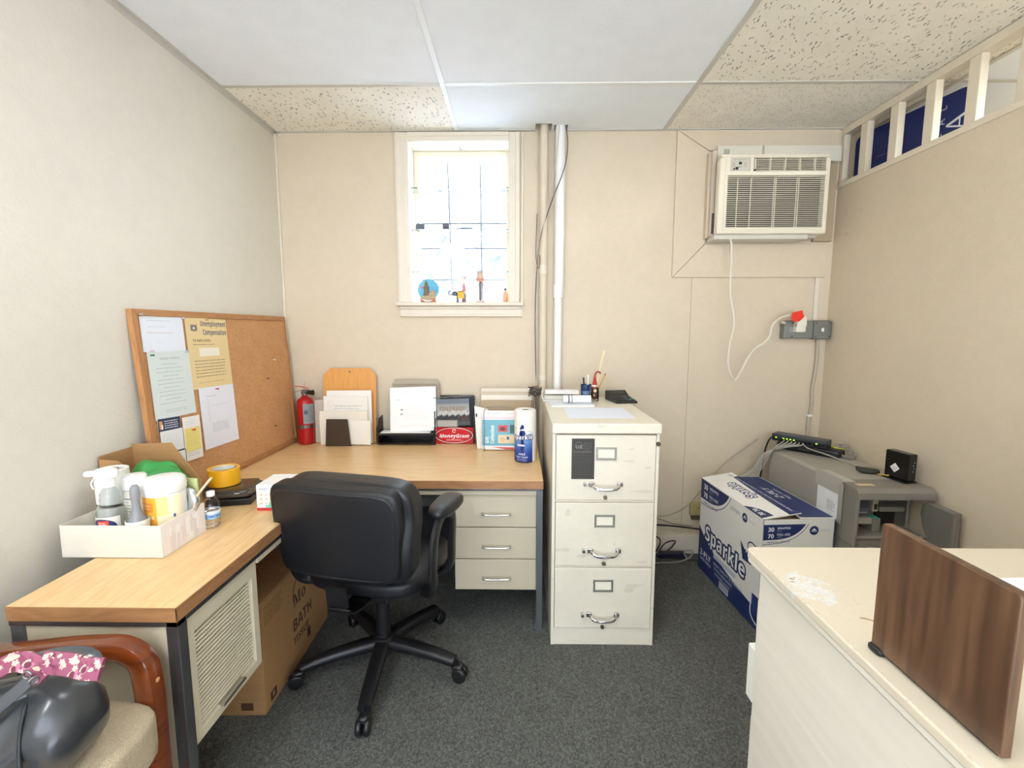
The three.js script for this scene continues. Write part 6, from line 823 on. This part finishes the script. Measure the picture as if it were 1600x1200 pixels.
  cab('power_lead', 'black lead bending down behind the grey network cables', [V(1.57, H + 0.07, 2.74), V(1.53, H + 0.06, 2.745), V(1.508, H + 0.0, 2.755), V(1.502, H - 0.12, 2.77), V(1.49, 0.4, 2.80)], 0.005, 0x1b1a1a);
  cab('grey_lead', 'grey cable running across the modem toward the small router', [V(1.63, H + 0.062, 2.60), V(1.63, H + 0.045, 2.56), V(1.68, H + 0.03, 2.48), V(1.74, H + 0.012, 2.36), V(1.76, H + 0.006, 2.28)], 0.0032, 0xaaa59a);
  cab('yellow_cable', 'yellow cable lying on the cash machine beside the router', [V(1.75, H + 0.01, 2.36), V(1.755, H + 0.005, 2.28), V(1.762, H + 0.006, 2.19), V(1.79, H + 0.02, 2.15), V(1.81, H + 0.04, 2.135)], 0.0034, 0xc9a548);
  const coil = []; for (let i = 0; i < 46; i++) { const a = i * 0.62, r = 0.045 + 0.012 * Math.sin(i * 1.7); coil.push(V(1.815 + r * 0.65 * Math.cos(a) + 0.01 * Math.sin(i), H + 0.03 + 0.024 * Math.sin(a * 1.0 + 0.5) + 0.012 * Math.sin(i * 0.9), 2.52 + r * Math.sin(a))); }
  const kc = thing('coiled_cable', 'grey cable coiled in loops at the wall on the cash machine', 'cable', [1.815, H, 2.52]); wobj('coil', tube(coil, 0.003, 320, 6), M(0x98948b, 0.5), kc);
  cab('yellow_plug_lead', 'short yellow plugged cable at the right switch port', [V(1.757, H + 0.06, 2.545), V(1.752, H + 0.058, 2.52), V(1.78, H + 0.055, 2.50), V(1.81, H + 0.05, 2.51)], 0.0036, 0xc6cf3e);
  const ad = thing('cable_adapter', 'small dark adapter box lying in front of the router', 'adapter', [1.735, H, 2.235], -20); obj('body', pillow(0.085, 0.026, 0.05, 4, 8).translate(0, 0.0135, 0), M(0x2c2d26, 0.4), ad); obj('lug', bx(0.02, 0.02, 0.02, -0.042, 0.02, 0, 0.004), M(0x2c2d26, 0.4), ad);
  const ro = thing('small_router', 'small upright black router with a white diamond sticker', 'router', [1.8, H, 2.135], 10);
  obj('base', bx(0.06, 0.008, 0.12, 0, 0.004, 0, 0.002), blackGloss, ro); obj('case', bx(0.046, 0.128, 0.115, 0.004, 0.072, 0, 0.006), blackGloss, ro);
  const st = sheet('diamond_sticker', 0.032, 0.032, printed(print(64, 64, (g) => { g.fillStyle = '#e6e5e2'; g.fillRect(0, 0, 64, 64); words(g, 12, 16, 40, 4, 10, '#8d8d8a', 4); }), 0.4), ro, 0.0006); st.rotation.set(0, -Math.PI / 2, Math.PI / 4, 'YXZ'); st.position.set(-0.0195, 0.058, -0.006);
  for (let i = 0; i < 4; i++) obj('indicator', bx(0.004, 0.0035, 0.001, 0.006 + (i % 2) * 0.005, 0.055 + i * 0.014, 0.0577, 0), M(0xdfe2df, 0.4), ro);
}
// ---------------------------------------------------------------- counter in the foreground
{
  const X0 = 0.566, X1 = 1.86, Z0 = 0.15, Z1 = 1.1, H = 0.9;
  const t = thing('painted_counter', 'cream painted wooden counter with a worn chipped top', 'counter', [(X0 + X1) / 2, 0, (Z0 + Z1) / 2]);
  const cw = 2048, chh = 1536, wear = print(cw, chh, (g) => {
    g.fillStyle = '#ddd1bb'; g.fillRect(0, 0, cw, chh); let s = 99; const q = () => (s = (s * 16807) % 2147483647) / 2147483647, PX = (x) => (x - X0) / (X1 - X0) * cw, PZ = (z) => (Z1 - z) / (Z1 - Z0) * chh;
    for (let i = 0; i < 240; i++) { g.fillStyle = ['rgba(214,202,182,0.22)', 'rgba(226,216,198,0.2)', 'rgba(216,206,190,0.2)'][i % 3]; g.beginPath(); g.ellipse(q() * cw, q() * chh, 8 + q() * 30, 4 + q() * 12, q() * 3, 0, 7); g.fill(); }
    for (let i = 0; i < 2600; i++) { const a = q() * 6.28, r = Math.sqrt(q()) * (0.75 + 0.25 * q()), x = PX(0.612 + 0.040 * r * Math.cos(a) + 0.016 * Math.sin(r * 9 + a * 3)), y = PZ(0.915 + 0.07 * r * Math.sin(a)); g.fillStyle = ['rgba(222,228,232,0.2)', 'rgba(232,234,234,0.2)', 'rgba(204,202,208,0.3)', 'rgba(232,224,212,0.4)'][i % 4]; g.beginPath(); g.ellipse(x, y, 2 + q() * 6, 1 + q() * 3, q() * 3, 0, 7); g.fill(); }
    for (let i = 0; i < 160; i++) { g.fillStyle = 'rgba(150,140,128,0.45)'; g.fillRect(PX(0.59 + q() * 0.10), PZ(0.80 + q() * 0.17), 1 + q() * 3, 1 + q() * 2); }
    g.fillStyle = '#a98f76'; for (const [x, z, a, b] of [[0.594, 0.950, 9, 5], [0.588, 0.938, 7, 4], [0.602, 0.956, 5, 3], [0.648, 0.812, 14, 5], [0.658, 0.806, 12, 4]]) { g.beginPath(); g.ellipse(PX(x), PZ(z), a, b, 0.3, 0, 7); g.fill(); }
    for (let i = 0; i < 140; i++) { const z = 0.3 + q() * 0.8; g.fillStyle = ['rgba(200,188,166,0.5)', 'rgba(170,156,136,0.4)', 'rgba(226,216,198,0.6)'][i % 3]; g.fillRect(PX(X0 + 0.0005 + q() * 0.005), PZ(z), 1 + q() * 4, 2 + q() * 12); }
  }, '#ddd1bb');
  const tp = ext((() => { const s = new THREE.Shape(), r = 0.022; s.moveTo(X0, Z0); s.lineTo(X1, Z0); s.lineTo(X1, Z1); s.lineTo(X0 + r, Z1); s.quadraticCurveTo(X0, Z1, X0, Z1 - r); s.closePath(); return s; })(), 0.018, 0.003); tp.rotateX(-Math.PI / 2); tp.translate(0, H - 0.018, 0);
  { const p = tp.attributes.position, uv = new Float32Array(p.count * 2); for (let i = 0; i < p.count; i++) { uv[i * 2] = (p.getX(i) - X0) / (X1 - X0); uv[i * 2 + 1] = 1 - (p.getZ(i) + Z1) / (Z1 - Z0); } tp.setAttribute('uv', new THREE.BufferAttribute(uv, 2)); }
  wobj('top', tp, printed(wear, 0.38), t);
  const cp = metresMat({ map: tex(1024, 0.9, (u, v) => { const k = (N1(u, v, 4, 50) - 0.5) * 0.03 + (N2(u, v, 7, 61) - 0.5) * 0.025 + (N3(u, v, 4, 4) - 0.5) * 0.02; return [0.925 + k * 0.6, 0.90 + k * 0.6, 0.845 + k * 0.6]; }), roughness: 0.5, bumpMap: tex(512, 0.9, (u, v) => N1(u, v, 4, 60), true), bumpScale: 0.0004 });
  wobj('top_edge', bw(X0 + 0.005, X1, H - 0.036, H - 0.0185, Z0, Z1 - 0.005, 0.005), cp, t, 'z');
  // side of planks
  let k = 0; for (let y = 0.004; y < H - 0.04; y += 0.1555) { const y1 = Math.min(y + 0.1553, H - 0.037); wobj('plank', bw(X0 + 0.022, X0 + 0.038, y, y1, Z0 + 0.05, Z1 - 0.035 - 0.002 * (k++ % 2), 0.0003), cp, t, 'z'); }
  wobj('back_board', bw(X0 + 0.038, X1 - 0.01, 0.004, H - 0.037, Z1 - 0.06, Z1 - 0.042, 0.002), cp, t, 'x'); wobj('end_board', bw(X1 - 0.03, X1 - 0.012, 0.004, H - 0.037, Z0 + 0.05, Z1 - 0.06, 0.002), cp, t, 'z');
  wobj('ledge', bw(X0 + 0.034, X0 + 0.3, 0.485, 0.63, Z1 - 0.041, Z1 + 0.02, 0.003), white, t);
  // wood grain panel standing on it
  const w = thing('wood_panel', 'dark walnut grain panel standing upright on the counter', 'panel', [0.612, H, 0.628]);
  const ps = ext((() => { const s = new THREE.Shape(), a = -0.104, b = 0.107, h = 0.222, r = 0.008; s.moveTo(a, 0.008); s.lineTo(b, 0.008); s.lineTo(b, h - r); s.quadraticCurveTo(b, h, b - r, h); s.lineTo(a + r, h); s.quadraticCurveTo(a, h, a, h - r); s.closePath(); return s; })(), 0.014, 0.002); ps.rotateY(-Math.PI / 2); ps.rotateY(0); obj('panel', ps, walnut, w, 'y');
  obj('foot', pillow(0.03, 0.012, 0.03, 4, 6).translate(0.012, 0.0062, 0.06), blackPlastic, w); obj('bottom_shade', bx(0.0125, 0.0035, 0.205, -0.007, 0.0075, 0, 0.001), blackPlastic, w);  // black strip along the bottom stands in for the shadow line under the panel
  for (const z of [-0.092]) obj('foot', [pillow(0.034, 0.012, 0.03, 4, 6).translate(-0.004, 0.0062, z)], blackPlastic, w);
  const pp = thing('white_paper', 'white sheets lying on the counter behind the wood panel', 'paper', [1.17, H, 0.9], 4); obj('sheet', bx(0.28, 0.001, 0.13, 0, 0.001, 0, 0), printed(print(32, 32, () => {}, '#f2f5fa')), pp); obj('sheet', bx(0.27, 0.001, 0.13, 0.03, 0.0022, 0.02, 0), paper, pp);
}
// ---------------------------------------------------------------- ornaments in the window
{
  const SY = 1.608, Z = ZB + 0.055;
  const pl = thing('souvenir_plate', 'round sky blue souvenir plate with a raised building on a stand', 'plate', [-0.565, SY, Z]);
  obj('plate', lathe([[0, 0], [0.045, 0], [0.066, 0.006], [0.067, 0.008], [0.045, 0.003], [0, 0.003]], 44).rotateX(Math.PI / 2 - 0.12).translate(0.002, 0.082, -0.012), M(0x63b3d6, 0.35), pl);
  obj('tower', [lathe([[0.02, 0], [0.019, 0.03], [0.015, 0.034], [0.014, 0.06], [0.018, 0.063], [0.018, 0.068], [0.011, 0.072], [0.010, 0.088], [0.006, 0.098], [0.002, 0.106], [0.0015, 0.118], [0, 0.119]], 20).scale(1, 1, 0.5).translate(-0.01, 0.03, 0.004)], M(0x7a6a4e, 0.6), pl);
  obj('building', [bx(0.05, 0.03, 0.012, 0.024, 0.05, 0.003, 0.003), bx(0.03, 0.014, 0.012, 0.03, 0.072, 0.002, 0.003), pillow(0.09, 0.035, 0.018, 2.4, 8).translate(0.006, 0.034, 0.006)], M(0xb7a283, 0.65), pl);
  obj('flag_patch', bx(0.022, 0.012, 0.002, -0.042, 0.098, -0.004, 0.0005), M(0xc58ba8, 0.5), pl);
  obj('stand', [sweep([new THREE.Vector3(-0.045, 0.03, 0.01), new THREE.Vector3(-0.03, 0.012, 0.014), new THREE.Vector3(0, 0.008, 0.016), new THREE.Vector3(0.03, 0.012, 0.014), new THREE.Vector3(0.048, 0.03, 0.01)], flat(0.01, 0.012), new THREE.Vector3(0, 0, 1), 20), pillow(0.022, 0.02, 0.03, 3, 6).translate(-0.036, 0.0105, 0.0), pillow(0.022, 0.02, 0.03, 3, 6).translate(0.04, 0.0105, 0.0), bx(0.06, 0.006, 0.014, 0, 0.0035, -0.01, 0.002)], M(0xc5804e, 0.5), pl);
  const el = thing('elephant_figurine', 'small grey elephant figurine wearing a yellow saddle cloth', 'figurine', [-0.362, SY, Z]);
  const eg = M(0x62656c, 0.45);
  obj('body', [pillow(0.062, 0.04, 0.036, 2.4, 10).translate(0.004, 0.048, 0), pillow(0.034, 0.032, 0.03, 2.3, 8).translate(-0.034, 0.058, 0), pillow(0.008, 0.026, 0.022, 2.2, 6).translate(-0.022, 0.056, 0.014),
    tube([new THREE.Vector3(-0.046, 0.056, 0), new THREE.Vector3(-0.062, 0.052, 0), new THREE.Vector3(-0.074, 0.058, 0), new THREE.Vector3(-0.072, 0.072, 0), new THREE.Vector3(-0.062, 0.074, 0)], 0.004, 24, 8)], eg, el);
  for (const [x, z] of [[-0.018, 0.01], [-0.018, -0.01], [0.024, 0.01], [0.024, -0.01]]) obj('leg', lathe([[0, 0], [0.0085, 0], [0.0075, 0.006], [0.0065, 0.018], [0.0085, 0.036], [0, 0.042]], 14).translate(x, 0, z), eg, el);
  obj('saddle_cloth', [bx(0.042, 0.040, 0.003, 0.006, 0.046, 0.0205, 0.001), bx(0.042, 0.003, 0.043, 0.006, 0.0685, 0, 0.001)], M(0xe0b32e, 0.5), el); obj('cloth_border', bx(0.046, 0.008, 0.046, 0.006, 0.072, 0, 0.002), M(0xb48a3a, 0.5), el);
  const ps = thing('pompom_figure', 'small figure with a round white head behind the elephant', 'figurine', [-0.345, SY, Z + 0.045]);
  obj('base', lathe([[0, 0], [0.016, 0], [0.014, 0.04], [0.011, 0.07], [0, 0.07]], 20), M(0xd06f7e, 0.5), ps); obj('body', lathe([[0.013, 0.068], [0.015, 0.085], [0.009, 0.112], [0.007, 0.125], [0, 0.126]], 20), M(0xd78a94, 0.5), ps); obj('head', ball(0.029, 0, 0.15, 0, 1, 0.95, 0.9, 20), M(0xf0ede4, 0.7), ps); obj('eye', ball(0.003, 0.008, 0.156, 0.0255, 1, 1, 1, 8), blackPlastic, ps);
  const hg = thing('glass_vial_stand', 'tall pink wooden holder around a dark filled glass vial', 'ornament', [-0.238, SY, Z]);
  const pk = M(0xd9937c, 0.5); obj('base', cyl(0.024, 0.024, 0.012, 0, 0.006, 0), pk, hg); obj('collar', cyl(0.024, 0.024, 0.018, 0, 0.142, 0), pk, hg); obj('cap', cyl(0.019, 0.022, 0.04, 0, 0.172, 0), M(0xd8b8a8, 0.5), hg);
  for (const [x, z] of [[-0.021, 0], [0.021, 0]]) obj('post', cyl(0.0025, 0.0025, 0.13, x, 0.075, z, 8), M(0xe3c0b4, 0.5), hg);
  obj('vial', lathe([[0, 0.014], [0.008, 0.015], [0.0095, 0.05], [0.008, 0.08], [0.0105, 0.10], [0.0095, 0.125], [0.007, 0.132], [0, 0.132]], 20), M(0x77706a, 0.2), hg);
  const jr = thing('small_jar', 'tiny peach jar with a dark stopper at the right sill end', 'jar', [-0.082, SY, Z + 0.02]); obj('jar', lathe([[0, 0], [0.015, 0], [0.0155, 0.05], [0.013, 0.06], [0.0085, 0.066], [0.0085, 0.08], [0, 0.08]], 24), M(0xe8ac86, 0.35), jr); obj('stopper', cyl(0.0075, 0.006, 0.012, 0, 0.086, 0), M(0x4c4b49, 0.5), jr);
  const sY = shelfY[1] + 0.0065;
  const rock = thing('rock', 'rough grey rock on the left of the middle glass shelf', 'rock', [-0.607, sY, ZB + 0.07]); obj('stone', pillow(0.06, 0.046, 0.045, 2.2, 10, (v) => { v.multiplyScalar(1 + 0.14 * Math.sin(v.x * 130 + 1) * Math.cos(v.y * 150)); }).translate(0, 0.022, 0), M(0x6b6f78, 0.9), rock);
  const cube = thing('dark_cube', 'small dark cube ornament on the middle glass shelf', 'ornament', [-0.447, sY, ZB + 0.07]); obj('cube', bx(0.041, 0.041, 0.041, 0, 0.021, 0, 0.003), M(0x4a4c55, 0.35), cube); obj('face_plate', bx(0.033, 0.012, 0.001, 0, 0.029, 0.021, 0), M(0x666973, 0.3), cube);
  const bits = [[-0.515, 0.05, 0.009, 'flat grey driftwood chip left of the dark cube'], [-0.335, 0.12, 0.02, 'long dark driftwood piece right of the dark cube'], [-0.212, 0.03, 0.016, 'small pointed shell on the right half of the middle shelf'], [-0.122, 0.035, 0.012, 'small grey shell at the right end of the middle shelf']];
  for (const [x, w, h, label] of bits) { const o = thing('shelf_ornament', label, 'ornament', [x, sY, ZB + 0.07]); obj('piece', pillow(w, h, 0.02, 2.1, 8, (v) => { v.y *= 1 + 0.6 * v.x / w; }).translate(0, h / 2, 0), M(0x6f7683, 0.8), o); }
}
renderer.render(scene, camera);
